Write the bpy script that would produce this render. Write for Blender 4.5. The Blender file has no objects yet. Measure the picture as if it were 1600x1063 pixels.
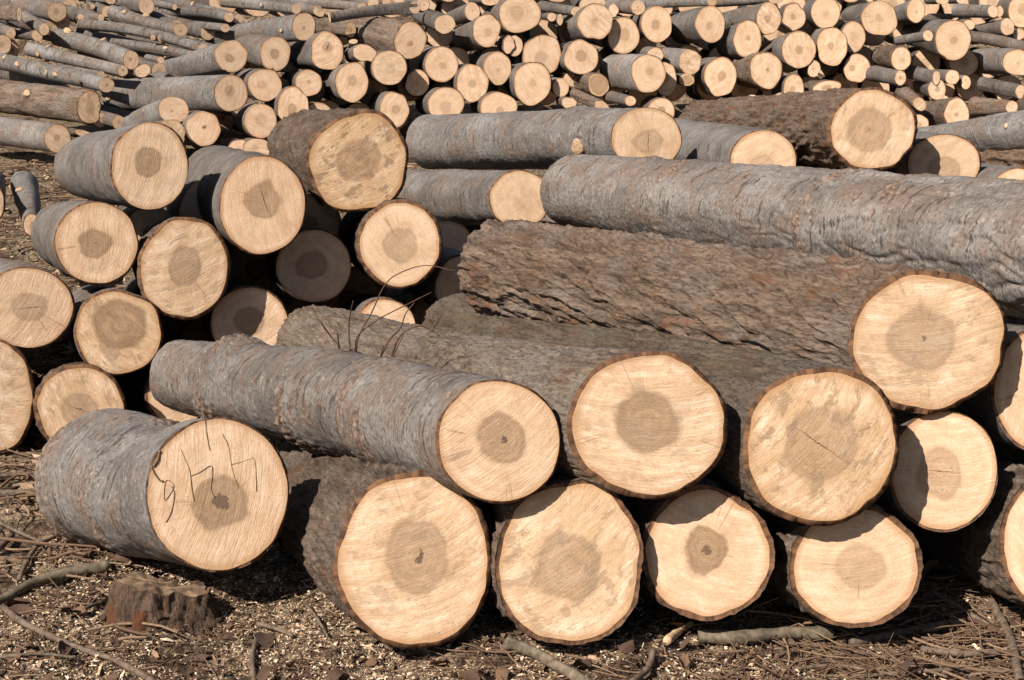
import bpy, math, random
import numpy as np

# ------------------------------------------------------------------ camera, sky, sun, exposure
scene = bpy.context.scene
F = 2500.0                      # focal length in pixels of a 1600 px wide frame
PITCH = math.radians(14.6)
EYE = 1.6
cam_d = bpy.data.cameras.new('camera')
cam_d.sensor_width = 36.0
cam_d.lens = F / 1600.0 * 36.0
cam_d.clip_start = 0.05
cam_d.clip_end = 600.0
cam = bpy.data.objects.new('camera', cam_d)
scene.collection.objects.link(cam)
cam.location = (0, 0, EYE)
cam.rotation_euler = (math.pi / 2 - PITCH, 0, 0)
scene.camera = cam

SUN = np.array([-0.55, -0.52, 0.70]); SUN /= np.linalg.norm(SUN)     # towards the sun
sun_el = math.asin(SUN[2]); sun_az = math.atan2(SUN[0], SUN[1])      # azimuth from +Y, clockwise to +X
world = bpy.data.worlds.new('World'); scene.world = world
world.use_nodes = True
wn = world.node_tree
for n_ in list(wn.nodes): wn.nodes.remove(n_)
sky = wn.nodes.new('ShaderNodeTexSky'); sky.sky_type = 'NISHITA'; sky.sun_disc = False
sky.sun_elevation = sun_el; sky.sun_rotation = sun_az
bg = wn.nodes.new('ShaderNodeBackground'); bg.inputs['Strength'].default_value = 0.05
wo = wn.nodes.new('ShaderNodeOutputWorld')
wn.links.new(sky.outputs[0], bg.inputs[0]); wn.links.new(bg.outputs[0], wo.inputs[0])
sd = bpy.data.lights.new('sun', 'SUN'); sd.energy = 5.0; sd.angle = math.radians(0.5); sd.color = (1.0, 0.93, 0.83)
sun = bpy.data.objects.new('sun', sd); scene.collection.objects.link(sun)
from mathutils import Vector
sun.rotation_euler = Vector(tuple(SUN)).to_track_quat('Z', 'Y').to_euler()
sun.location = (-6, -7, 8)
scene.view_settings.view_transform = 'Standard'
scene.view_settings.look = 'None'
scene.view_settings.gamma = 1.0
scene.view_settings.exposure = 0.48

# ------------------------------------------------------------------ geometry helpers
C = np.array([0.0, 0.0, EYE])
RIGHT = np.array([1.0, 0, 0]); UP = np.array([0, math.sin(PITCH), math.cos(PITCH)]); FWD = np.array([0, math.cos(PITCH), -math.sin(PITCH)])

def ray(x, y):
    x = np.asarray(x, float); y = np.asarray(y, float)
    return ((x - 800) / F)[..., None] * RIGHT + ((531.5 - y) / F)[..., None] * UP + FWD

def at(x, y, Y):
    d = ray(x, y); return C + d * (Y / d[1])

def on_ground(x, y, z=0.0):
    d = ray(x, y); return C + d * ((z - EYE) / d[2])

def px2m(P):                    # metres covered by one photograph pixel at P
    return float(np.dot(P - C, FWD)) / F

def unit(v): return v / np.linalg.norm(v)

_rs = np.random.RandomState(7)
_perm = np.tile(_rs.permutation(256), 3)
_grad = _rs.normal(size=(256, 3)); _grad /= np.linalg.norm(_grad, axis=1)[:, None]

def pn(P):
    """gradient noise, about -1..1"""
    P = np.asarray(P, float)
    i = np.floor(P).astype(int); f = P - i; i &= 255
    u = f * f * f * (f * (f * 6 - 15) + 10)
    out = 0
    for dx in (0, 1):
        for dy in (0, 1):
            for dz in (0, 1):
                h = _perm[_perm[_perm[(i[:, 0] + dx) & 255] + ((i[:, 1] + dy) & 255)] + ((i[:, 2] + dz) & 255)]
                g = _grad[h]
                w = (u[:, 0] if dx else 1 - u[:, 0]) * (u[:, 1] if dy else 1 - u[:, 1]) * (u[:, 2] if dz else 1 - u[:, 2])
                out = out + w * (g[:, 0] * (f[:, 0] - dx) + g[:, 1] * (f[:, 1] - dy) + g[:, 2] * (f[:, 2] - dz))
    return out * 1.6

def fbm(P, o=3):
    s = 0; a = 1.0
    for k in range(o):
        s = s + a * pn(P * (2.0 ** k) + 17.3 * k); a *= 0.5
    return s

def mesh_obj(name, V, quads=None, tris=None, mats=(), parent=None, origin=None, smooth=True, mat_idx=None, attrs=None):
    V = np.asarray(V, np.float32)
    if origin is not None: V = V - np.asarray(origin, np.float32)
    me = bpy.data.meshes.new(name)
    lo = []; st = []; tot = []; p = 0
    if quads is not None and len(quads):
        q = np.asarray(quads, np.int32); lo.append(q.ravel()); st.append(np.arange(len(q)) * 4); tot.append(np.full(len(q), 4)); p = q.size
    if tris is not None and len(tris):
        t = np.asarray(tris, np.int32); lo.append(t.ravel()); st.append(p + np.arange(len(t)) * 3); tot.append(np.full(len(t), 3))
    lo = np.concatenate(lo).astype(np.int32); st = np.concatenate(st).astype(np.int32); tot = np.concatenate(tot).astype(np.int32)
    me.vertices.add(len(V)); me.vertices.foreach_set('co', V.ravel())
    me.loops.add(len(lo)); me.loops.foreach_set('vertex_index', lo)
    me.polygons.add(len(st)); me.polygons.foreach_set('loop_start', st)
    try: me.polygons.foreach_set('loop_total', tot)
    except Exception: pass
    for m in mats: me.materials.append(m)
    if mat_idx is not None: me.polygons.foreach_set('material_index', np.asarray(mat_idx, np.int32))
    me.polygons.foreach_set('use_smooth', np.full(len(st), bool(smooth)))
    if attrs:
        for k, a in attrs.items():
            a = np.asarray(a, np.float32)
            if a.ndim == 1: a = np.tile(a, (len(V), 1))
            at_ = me.attributes.new(k, 'FLOAT_VECTOR', 'POINT'); at_.data.foreach_set('vector', a.ravel())
    me.update(calc_edges=True)
    o = bpy.data.objects.new(name, me); scene.collection.objects.link(o)
    if parent is not None: o.parent = parent
    if origin is not None and parent is None: o.location = tuple(float(c) for c in origin)
    return o

def empty(name, loc):
    o = bpy.data.objects.new(name, None); scene.collection.objects.link(o); o.location = tuple(float(c) for c in loc)
    o.empty_display_size = 0.1
    return o

def tag(o, label=None, cat=None, group=None, kind=None):
    if label: o['label'] = label
    if cat: o['category'] = cat
    if group: o['group'] = group
    if kind: o['kind'] = kind
    return o

# ------------------------------------------------------------------ node helper
class NT:
    def __init__(s, name):
        s.mat = bpy.data.materials.new(name); s.mat.use_nodes = True
        s.t = s.mat.node_tree
        for n in list(s.t.nodes): s.t.nodes.remove(n)
    def new(s, k): return s.t.nodes.new(k)
    def put(s, sock, v):
        if hasattr(v, 'is_linked') or isinstance(v, bpy.types.NodeSocket): s.t.links.new(v, sock)
        elif isinstance(v, (tuple, list)):
            if len(v) == 3 and len(sock.default_value) == 4: v = (*v, 1.0)
            sock.default_value = v
        else:
            try: sock.default_value = v
            except Exception: sock.default_value = (v, v, v)
    def attr(s, name):
        n = s.new('ShaderNodeAttribute'); n.attribute_name = name; return n.outputs['Vector']
    def m(s, op, a, b=None, c=None, clamp=False):
        n = s.new('ShaderNodeMath'); n.operation = op; n.use_clamp = clamp
        for k, v in enumerate((a, b, c)):
            if v is not None: s.put(n.inputs[k], v)
        return n.outputs[0]
    def v(s, op, a, b=None):
        n = s.new('ShaderNodeVectorMath'); n.operation = op
        s.put(n.inputs[0], a)
        if b is not None:
            if op == 'SCALE': s.put(n.inputs['Scale'], b)
            else: s.put(n.inputs[1], b)
        return n.outputs['Value'] if op in ('LENGTH', 'DISTANCE', 'DOT_PRODUCT') else n.outputs['Vector']
    def sep(s, v):
        n = s.new('ShaderNodeSeparateXYZ'); s.put(n.inputs[0], v); return n.outputs[0], n.outputs[1], n.outputs[2]
    def comb(s, x=0.0, y=0.0, z=0.0):
        n = s.new('ShaderNodeCombineXYZ')
        for k, v in enumerate((x, y, z)): s.put(n.inputs[k], v)
        return n.outputs[0]
    def noise(s, vec, scale=1.0, detail=2.0, rough=0.5, color=False):
        n = s.new('ShaderNodeTexNoise'); s.put(n.inputs['Vector'], vec)
        n.inputs['Scale'].default_value = scale; n.inputs['Detail'].default_value = detail; n.inputs['Roughness'].default_value = rough
        return n.outputs['Color'] if color else n.outputs[0]
    def vor(s, vec, scale):
        n = s.new('ShaderNodeTexVoronoi'); s.put(n.inputs['Vector'], vec); n.inputs['Scale'].default_value = scale
        return n.outputs['Distance'], n.outputs['Color']
    def step(s, x, a, b, lo=0.0, hi=1.0):
        n = s.new('ShaderNodeMapRange'); n.interpolation_type = 'SMOOTHSTEP'
        s.put(n.inputs[0], x); s.put(n.inputs[1], a); s.put(n.inputs[2], b); s.put(n.inputs[3], lo); s.put(n.inputs[4], hi)
        return n.outputs[0]
    def mix(s, f, a, b, blend='MIX'):
        n = s.new('ShaderNodeMix'); n.data_type = 'RGBA'; n.blend_type = blend
        s.put(n.inputs[0], f); s.put(n.inputs[6], a); s.put(n.inputs[7], b)
        return n.outputs[2]
    def scl(s, vec, k): return s.v('MULTIPLY', vec, k)
    def out(s, col, rough=0.8, bump=None, bstr=0.3, bdist=0.01, spec=0.2, bump2=None):
        b = s.new('ShaderNodeBsdfPrincipled'); s.put(b.inputs['Base Color'], col); s.put(b.inputs['Roughness'], rough)
        b.inputs['Specular IOR Level'].default_value = spec
        nrm = None
        for bb in (bump, bump2):
            if bb is None: continue
            h, st, di = bb if isinstance(bb, tuple) else (bb, bstr, bdist)
            bn = s.new('ShaderNodeBump'); bn.inputs['Strength'].default_value = st; bn.inputs['Distance'].default_value = di
            s.t.links.new(h, bn.inputs['Height'])
            if nrm is not None: s.t.links.new(nrm, bn.inputs['Normal'])
            nrm = bn.outputs[0]
        if nrm is not None: s.t.links.new(nrm, b.inputs['Normal'])
        o = s.new('ShaderNodeOutputMaterial'); s.t.links.new(b.outputs[0], o.inputs[0])
        return s.mat

# ------------------------------------------------------------------ materials
def mat_wood():
    s = NT('cut_wood')
    d = s.attr('disk'); pa = s.attr('pa'); pb = s.attr('pb'); pc = s.attr('pc'); pd = s.attr('pd')
    dx, dy, seed = s.sep(d); hx, hy, hr = s.sep(pa); hdark, stain, ang = s.sep(pb); R, pith, crack = s.sep(pc); bright, dull, wild = s.sep(pd)
    d2 = s.comb(dx, dy, 0.0); h2 = s.comb(hx, hy, 0.0)
    rho = s.v('LENGTH', d2)
    mx = s.m('MULTIPLY', dx, R); my = s.m('MULTIPLY', dy, R)
    P = s.comb(mx, my, seed)
    w1 = s.v('SUBTRACT', s.noise(P, 9.0, 2.0, 0.5, True), (0.5, 0.5, 0.5))
    w2 = s.v('SUBTRACT', s.noise(P, 38.0, 4.0, 0.65, True), (0.5, 0.5, 0.5))
    hd = s.v('ADD', s.v('SUBTRACT', d2, h2), s.v('ADD', s.v('SCALE', w1, wild), s.v('SCALE', w2, 0.12)))
    hx2, hy2, _ = s.sep(hd)
    hl = s.m('DIVIDE', s.v('LENGTH', s.comb(hx2, hy2, 0.0)), hr)
    soft = s.noise(P, 6.0, 1.0)
    heart = s.step(hl, s.m('ADD', 0.98, s.m('MULTIPLY', soft, 0.34)), 0.90)
    # growth rings round the heart
    rr = s.v('LENGTH', s.v('ADD', s.v('SUBTRACT', d2, s.v('SCALE', h2, 0.9)), s.v('SCALE', w1, 0.10)))
    rm = s.m('MULTIPLY', rr, R)
    ring = s.noise(s.comb(s.m('MULTIPLY', rm, 260.0), seed, s.m('MULTIPLY', soft, 1.5)), 1.0, 2.0, 0.6)
    ring2 = s.noise(s.comb(s.m('MULTIPLY', rm, 70.0), seed, s.m('MULTIPLY', soft, 0.6)), 1.0, 2.0, 0.5)
    # chainsaw marks: slightly curved parallel lines
    ca = s.m('COSINE', ang); sa = s.m('SINE', ang)
    u = s.m('ADD', s.m('MULTIPLY', mx, ca), s.m('MULTIPLY', my, sa))
    v = s.m('SUBTRACT', s.m('MULTIPLY', my, ca), s.m('MULTIPLY', mx, sa))
    u2 = s.m('ADD', s.m('ADD', u, s.m('MULTIPLY', s.m('MULTIPLY', v, v), 0.9)), s.m('MULTIPLY', s.m('SUBTRACT', soft, 0.5), 0.02))
    saw = s.noise(s.comb(s.m('MULTIPLY', u2, 300.0), s.m('MULTIPLY', v, 14.0), seed), 1.0, 4.0, 0.7)
    strk = s.noise(s.comb(s.m('MULTIPLY', u2, 50.0), s.m('MULTIPLY', v, 8.0), seed), 1.0, 6.0, 0.68)
    patch = s.noise(P, 10.0, 5.0, 0.62)
    grit = s.noise(P, 240.0, 4.0, 0.75)
    fib = s.noise(s.comb(s.m('MULTIPLY', u2, 210.0), s.m('MULTIPLY', v, 70.0), s.m('ADD', seed, 8.0)), 1.0, 4.0, 0.75)
    blot = s.noise(s.comb(s.m('MULTIPLY', u2, 30.0), s.m('MULTIPLY', v, 17.0), s.m('ADD', seed, 4.0)), 1.0, 7.0, 0.72)
    col = s.mix(s.step(patch, 0.34, 0.66), (0.87, 0.605, 0.420), (0.75, 0.485, 0.312))
    col = s.mix(s.m('MULTIPLY', s.step(ring2, 0.42, 0.62), 0.27), col, (0.56, 0.345, 0.19))
    col = s.mix(s.m('MULTIPLY', s.step(ring, 0.48, 0.66), 0.26), col, (0.52, 0.33, 0.18))
    sc = s.m('MULTIPLY', s.m('ADD', stain, 0.20), 1.1, clamp=True)
    col = s.mix(s.m('MULTIPLY', s.step(strk, 0.50, 0.62), sc), col, (0.95, 0.755, 0.565))
    col = s.mix(s.m('MULTIPLY', s.step(strk, 0.47, 0.36), s.m('MULTIPLY', sc, 0.65)), col, (0.46, 0.28, 0.15))
    col = s.mix(s.m('MULTIPLY', s.step(s.noise(P, 17.0, 6.0, 0.68), 0.49, 0.64), s.m('MULTIPLY', stain, 0.8)), col, (0.50, 0.31, 0.165))
    col = s.mix(s.m('MULTIPLY', s.step(stain, 0.35, 1.0), s.step(patch, 0.30, 0.62, 0.10, 0.75)), col, (0.56, 0.355, 0.19))
    # heartwood
    hn = s.noise(s.comb(s.m('MULTIPLY', rm, 80.0), s.m('MULTIPLY', u2, 26.0), seed), 1.0, 5.0, 0.66)
    hcol = s.mix(s.step(hn, 0.32, 0.68), (0.41, 0.243, 0.135), (0.195, 0.110, 0.060))
    hcol = s.mix(s.m('MULTIPLY', s.step(ring, 0.45, 0.66), 0.35), hcol, (0.22, 0.135, 0.078))
    hcol = s.mix(s.m('MULTIPLY', s.step(s.noise(P, 14.0, 3.0), 0.42, 0.65), s.m('MULTIPLY', dull, 0.6)), hcol, (0.33, 0.245, 0.175))
    hcol = s.mix(s.m('MULTIPLY', s.step(fib, 0.56, 0.68), 0.35), hcol, (0.58, 0.41, 0.27))
    rimd = s.m('MULTIPLY', s.step(hl, 0.66, 0.93), s.step(hl, 1.10, 0.96))
    hcol = s.mix(s.m('MULTIPLY', rimd, 0.5), hcol, (0.21, 0.125, 0.07))
    col = s.mix(s.m('MULTIPLY', heart, hdark), col, hcol)
    halo = s.m('MULTIPLY', s.step(hl, 2.0, 1.0), 0.26)
    col = s.mix(s.m('MULTIPLY', halo, s.m('SUBTRACT', 1.0, heart)), col, (0.60, 0.39, 0.22))
    # stains and dirt
    col = s.mix(s.m('MULTIPLY', s.step(blot, 0.515, 0.60), s.m('MULTIPLY', stain, 0.8), clamp=True), col, (0.235, 0.155, 0.10))
    dd, dc = s.vor(P, 110.0)
    sp = s.m('MULTIPLY', s.step(dd, 0.24, 0.10), s.step(s.noise(P, 15.0, 3.0), s.m('SUBTRACT', 0.64, s.m('MULTIPLY', stain, 0.14)), 0.72))
    col = s.mix(s.m('MULTIPLY', sp, 0.85), col, (0.10, 0.065, 0.04))
    # rays and fine checks running out from the heart
    dirv = s.v('NORMALIZE', s.v('SUBTRACT', d2, h2))
    ddx, ddy, _ = s.sep(dirv)
    rays = s.noise(s.comb(s.m('MULTIPLY', ddx, 26.0), s.m('MULTIPLY', ddy, 26.0), s.m('ADD', seed, s.m('MULTIPLY', rm, 14.0))), 1.0, 3.0, 0.65)
    col = s.mix(s.step(rays, 0.50, 0.36, 0.0, 0.22), col, (0.44, 0.28, 0.155))
    chk = s.m('ABSOLUTE', s.m('SUBTRACT', s.noise(s.comb(s.m('MULTIPLY', ddx, 3.2), s.m('MULTIPLY', ddy, 3.2), seed), 1.0, 2.0, 0.5), 0.5))
    chm = s.m('MULTIPLY', s.step(chk, 0.007, 0.003), s.step(s.noise(P, 10.0, 3.0), 0.53, 0.60))
    col = s.mix(s.m('MULTIPLY', chm, 0.55), col, (0.16, 0.095, 0.055))
    # torn grain and grit left by the saw
    col = s.mix(s.step(fib, 0.50, 0.36, 0.0, 0.27), col, (0.42, 0.27, 0.155))
    col = s.mix(s.step(grit, 0.46, 0.34, 0.0, 0.40), col, (0.36, 0.225, 0.125))
    col = s.mix(s.step(grit, 0.56, 0.68, 0.0, 0.35), col, (0.90, 0.70, 0.50))
    col = s.mix(s.step(saw, 0.40, 0.64, 0.0, 0.16), col, (0.48, 0.32, 0.185))
    saw2 = s.noise(s.comb(s.m('MULTIPLY', u2, 125.0), s.m('MULTIPLY', v, 5.0), s.m('ADD', seed, 2.0)), 1.0, 4.0, 0.7)
    col = s.mix(s.step(saw2, 0.46, 0.34, 0.0, 0.13), col, (0.45, 0.29, 0.165))
    col = s.mix(s.step(saw2, 0.55, 0.68, 0.0, 0.12), col, (0.93, 0.72, 0.53))
    # pith and checks
    pl = s.v('LENGTH', s.v('ADD', s.v('SUBTRACT', d2, h2), s.v('SCALE', w2, 0.30)))
    col = s.mix(s.m('MULTIPLY', s.step(pl, s.m('MULTIPLY', pith, 1.05), s.m('MULTIPLY', pith, 0.80)), 0.88), col, (0.095, 0.055, 0.033))
    cx, cy, _ = s.sep(s.v('ADD', s.v('SUBTRACT', d2, h2), s.v('SCALE', w2, 0.10)))
    ca2 = s.m('COSINE', s.m('MULTIPLY', ang, 3.1)); sa2 = s.m('SINE', s.m('MULTIPLY', ang, 3.1))
    perp = s.m('ABSOLUTE', s.m('ADD', s.m('MULTIPLY', cx, ca2), s.m('MULTIPLY', cy, sa2)))
    along = s.m('ABSOLUTE', s.m('SUBTRACT', s.m('MULTIPLY', cy, ca2), s.m('MULTIPLY', cx, sa2)))
    cw = s.m('MULTIPLY', crack, s.step(along, s.m('MULTIPLY', hr, 1.15), 0.0))
    col = s.mix(s.m('MULTIPLY', s.step(perp, cw, s.m('MULTIPLY', cw, 0.6)), s.step(crack, 0.0, 0.004)), col, (0.07, 0.04, 0.025))
    # rim next to the bark
    ed = s.step(s.m('ADD', rho, s.m('MULTIPLY', s.m('SUBTRACT', soft, 0.5), 0.16)), 0.88, 1.0)
    col = s.mix(s.m('MULTIPLY', ed, 0.68), col, (0.44, 0.232, 0.10))
    col = s.mix(s.m('MULTIPLY', dull, 0.30), col, (0.46, 0.345, 0.245))
    col = s.mix(1.0, col, s.comb(bright, bright, bright), 'MULTIPLY')
    hgt = s.m('ADD', s.m('ADD', saw, s.m('MULTIPLY', saw2, 0.7)), s.m('ADD', s.m('MULTIPLY', strk, 1.2), s.m('MULTIPLY', fib, 0.8)))
    return s.out(col, 0.85, (hgt, 0.45, 0.004), spec=0.12, bump2=(s.m('MULTIPLY', ring, -1.0), 0.12, 0.002))

def mat_bark_smooth():
    s = NT('grey_bark')
    r = s.attr('rest'); tn = s.attr('tone'); brown, bright, scar = s.sep(tn)
    big = s.noise(s.scl(r, (6, 6, 3.2)), 1.0, 4.0, 0.6)
    col = s.mix(s.step(big, 0.34, 0.66), (0.122, 0.110, 0.102), (0.228, 0.213, 0.202))
    mid = s.noise(s.scl(r, (14, 14, 30)), 1.0, 5.0, 0.68)
    col = s.mix(s.m('MULTIPLY', s.step(mid, 0.50, 0.68), 0.6), col, (0.270, 0.240, 0.216))
    col = s.mix(s.m('MULTIPLY', s.step(s.noise(s.scl(r, (8, 8, 8)), 1.0, 4.0), 0.46, 0.62), 0.75), col, (0.175, 0.132, 0.106))
    wr = s.noise(s.scl(r, (34, 34, 110)), 1.0, 5.0, 0.72)
    col = s.mix(s.step(wr, 0.50, 0.36, 0.0, 0.58), col, (0.080, 0.062, 0.052))
    col = s.mix(s.step(wr, 0.56, 0.70, 0.0, 0.25), col, (0.34, 0.305, 0.275))
    lines = s.noise(s.scl(r, (8.0, 8.0, 62)), 1.0, 4.0, 0.62)
    lm = s.step(lines, 0.605, 0.65)
    col = s.mix(s.m('MULTIPLY', lm, 0.85), col, (0.070, 0.052, 0.044))
    sc = s.m('ADD', s.noise(s.scl(r, (8, 8, 21)), 1.0, 6.0, 0.66), s.m('MULTIPLY', scar, 0.22))
    sm = s.step(sc, 0.60, 0.66)
    scn = s.noise(s.scl(r, (60, 60, 80)), 1.0, 3.0, 0.6)
    col = s.mix(s.m('MULTIPLY', sm, 0.75), col, s.mix(s.step(scn, 0.40, 0.62), (0.105, 0.058, 0.040), (0.27, 0.195, 0.145)))
    fl = s.noise(s.scl(r, (80, 80, 130)), 1.0, 2.0, 0.6)
    flm = s.m('MULTIPLY', s.step(fl, 0.60, 0.67), s.step(mid, 0.38, 0.56))
    col = s.mix(s.m('MULTIPLY', flm, 0.6), col, (0.40, 0.325, 0.27))
    pit = s.m('MULTIPLY', s.step(fl, 0.42, 0.35), 0.75)
    col = s.mix(pit, col, (0.075, 0.06, 0.052))
    col = s.mix(s.m('MULTIPLY', brown, 0.6), col, s.mix(1.0, col, (1.0, 0.76, 0.60), 'MULTIPLY'))
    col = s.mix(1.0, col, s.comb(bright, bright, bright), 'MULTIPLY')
    hh = s.m('SUBTRACT', s.m('ADD', s.m('MULTIPLY', wr, 0.7), s.m('ADD', s.m('MULTIPLY', fl, 0.6), s.m('MULTIPLY', mid, 0.8))), s.m('ADD', s.m('MULTIPLY', lm, 0.7), s.m('MULTIPLY', s.m('SUBTRACT', 0.6, scn), sm)))
    return s.out(col, 0.76, (hh, 0.8, 0.007), spec=0.18)

def mat_bark_rough():
    s = NT('furrowed_bark')
    r = s.attr('rest'); tn = s.attr('tone'); brown, bright, moss = s.sep(tn)
    a = s.noise(s.scl(r, (30, 30, 6.5)), 1.0, 6.0, 0.7)
    col = s.mix(s.step(a, 0.36, 0.64), (0.105, 0.076, 0.057), (0.225, 0.170, 0.130))
    b = s.noise(s.scl(r, (7, 7, 5)), 1.0, 4.0, 0.6)
    col = s.mix(s.m('MULTIPLY', s.step(b, 0.46, 0.62), 0.6), col, (0.22, 0.190, 0.168))
    fine = s.noise(s.scl(r, (150, 150, 50)), 1.0, 4.0, 0.75)
    col = s.mix(s.step(fine, 0.54, 0.36, 0.0, 0.75), col, (0.055, 0.040, 0.032))
    col = s.mix(s.step(fine, 0.56, 0.70, 0.0, 0.42), col, (0.36, 0.285, 0.22))
    fl = s.noise(s.scl(r, (46, 46, 11)), 1.0, 5.0, 0.72)
    col = s.mix(s.m('MULTIPLY', s.step(fl, 0.56, 0.64), 0.42), col, (0.35, 0.255, 0.185))
    red = s.noise(s.scl(r, (14, 14, 8)), 1.0, 6.0, 0.64)
    col = s.mix(s.m('MULTIPLY', s.step(red, 0.565, 0.63), s.m('ADD', 0.22, s.m('MULTIPLY', brown, 0.78))), col, (0.185, 0.088, 0.05))
    mo = s.noise(s.scl(r, (10, 10, 5)), 1.0, 5.0, 0.68)
    col = s.mix(s.m('MULTIPLY', s.step(mo, 0.46, 0.60), moss), col, (0.19, 0.165, 0.095))
    col = s.mix(s.m('MULTIPLY', brown, 0.5), col, s.mix(1.0, col, (1.0, 0.72, 0.54), 'MULTIPLY'))
    col = s.mix(1.0, col, s.comb(bright, bright, bright), 'MULTIPLY')
    h = s.m('ADD', s.m('MULTIPLY', a, 1.2), s.m('ADD', s.m('MULTIPLY', fine, 0.7), s.m('MULTIPLY', fl, 0.8)))
    return s.out(col, 0.88, (h, 0.85, 0.010), spec=0.10)

def mat_rim():
    s = NT('inner_bark')
    r = s.attr('rest')
    a = s.noise(r, 45.0, 4.0, 0.65)
    col = s.mix(s.step(a, 0.32, 0.68), (0.055, 0.030, 0.020), (0.20, 0.100, 0.052))
    return s.out(col, 0.85, (a, 0.5, 0.004), spec=0.1)

def mat_simple(name, c1, c2, scale=30.0, rough=0.85, bump=0.4, coord='obj', stretch=(1, 1, 1)):
    s = NT(name)
    tc = s.new('ShaderNodeTexCoord')
    v = s.scl(tc.outputs['Object'], stretch)
    a = s.noise(v, scale, 5.0, 0.65)
    col = s.mix(s.step(a, 0.32, 0.68), c1, c2)
    return s.out(col, rough, (a, bump, 0.004), spec=0.15)

def mat_soil():
    s = NT('soil')
    tc = s.new('ShaderNodeTexCoord'); p = tc.outputs['Object']
    a = s.noise(p, 5.0, 5.0, 0.65); b = s.noise(p, 42.0, 5.0, 0.7); c = s.noise(p, 170.0, 3.0, 0.7)
    col = s.mix(s.step(b, 0.35, 0.65), (0.036, 0.023, 0.015), (0.125, 0.080, 0.054))
    dust = s.m('MULTIPLY', s.step(a, 0.38, 0.54), s.step(s.m('ADD', s.m('MULTIPLY', b, 0.6), s.m('MULTIPLY', c, 0.4)), 0.44, 0.56))
    col = s.mix(s.m('MULTIPLY', dust, 0.85), col, s.mix(s.step(c, 0.4, 0.6), (0.25, 0.175, 0.105), (0.52, 0.40, 0.265)))
    h = s.m('ADD', b, s.m('MULTIPLY', c, 0.6))
    return s.out(col, 0.95, (h, 0.9, 0.012), spec=0.05)

def mat_tint(name, stops, rough=0.85):
    s = NT(name)
    t = s.attr('tint'); x, y, z = s.sep(t)
    col = s.mix(s.step(x, 0.0, 0.5), stops[0], stops[1]); col = s.mix(s.step(x, 0.5, 1.0), col, stops[2])
    tc = s.new('ShaderNodeTexCoord')
    n = s.noise(tc.outputs['Object'], 130.0, 3.0, 0.6)
    col = s.mix(s.step(n, 0.6, 0.35, 0.0, 0.35), col, (0.06, 0.04, 0.025))
    return s.out(col, rough, (n, 0.3, 0.003), spec=0.1)

WOOD = mat_wood(); SMOOTH = mat_bark_smooth(); ROUGH = mat_bark_rough(); RIM = mat_rim(); SOIL = mat_soil()
MARK = mat_simple('pencil_mark', (0.09, 0.06, 0.04), (0.30, 0.20, 0.12), 300.0, 0.9, 0.2)
RED = mat_simple('torn_bark', (0.14, 0.06, 0.03), (0.36, 0.17, 0.08), 60.0, 0.9, 0.6)
TWIG = mat_simple('twig_bark', (0.085, 0.06, 0.045), (0.20, 0.145, 0.105), 60.0, 0.8, 0.5)
TWIG_O = mat_simple('olive_twig_bark', (0.08, 0.062, 0.042), (0.225, 0.178, 0.125), 45.0, 0.8, 0.5)
TWIG_R = mat_simple('thin_red_twig', (0.06, 0.03, 0.022), (0.14, 0.075, 0.05), 60.0, 0.7, 0.3)
CHIP = mat_tint('wood_chip', ((0.84, 0.67, 0.49), (0.62, 0.43, 0.27), (0.24, 0.14, 0.085)))
LEAFM = mat_tint('dead_leaf', ((0.12, 0.072, 0.050), (0.068, 0.044, 0.035), (0.18, 0.105, 0.062)))
KNOT = mat_simple('branch_scar', (0.30, 0.175, 0.09), (0.62, 0.43, 0.27), 70.0, 0.85, 0.5)
FIBRE = mat_simple('pale_split_wood', (0.46, 0.29, 0.16), (0.74, 0.53, 0.34), 50.0, 0.85, 0.5)

# ------------------------------------------------------------------ the log
QUAL = {'big': (280, 300, 112, 14), 'front': (210, 170, 112, 14), 'face': (200, 70, 112, 14), 'mid': (120, 60, 80, 9), 'rear': (36, 18, 36, 4), 'thin': (28, 40, 28, 5), 'deep': (20, 5, 20, 2)}

def disk_mesh(name, cen, off, n, K, parent, org, heart, R, seed, stain, ang, hdark, pith, crack, relief):
    na = len(off)
    rho = np.linspace(1, 0, K + 1)[:-1]
    ph = np.arange(na) * 2 * math.pi / na
    V = [cen + off * r_ for r_ in rho] + [cen[None]]
    V = np.concatenate(V)
    D = [np.stack([r_ * np.cos(ph), r_ * np.sin(ph), np.full(na, seed)], 1) for r_ in rho] + [np.array([[0, 0, seed]])]
    D = np.concatenate(D)
    if relief:
        prof = 1 - (D[:, 0] ** 2 + D[:, 1] ** 2)
        V = V + n * ((fbm(D * np.array([2.5, 2.5, 1]), 3) * relief + prof * relief * 0.6) * np.minimum(1, prof * 4))[:, None]
    q = []
    k = np.arange(na); k1 = (k + 1) % na
    for i in range(K - 1):
        q.append(np.stack([i * na + k, i * na + k1, (i + 1) * na + k1, (i + 1) * na + k], 1))
    q = np.concatenate(q) if q else None
    t = np.stack([(K - 1) * na + k, (K - 1) * na + k1, np.full(na, K * na)], 1)
    return mesh_obj(name, V, q, t, (WOOD,), parent, org, True, None,
                    {'disk': D, 'pa': heart, 'pb': (hdark, stain, ang), 'pc': (R, pith, crack), 'pd': tuple(np.random.RandomState(int(seed * 997)).uniform((0.90, 0.0, 0.14), (1.0, 0.6, 0.5)))})

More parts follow.
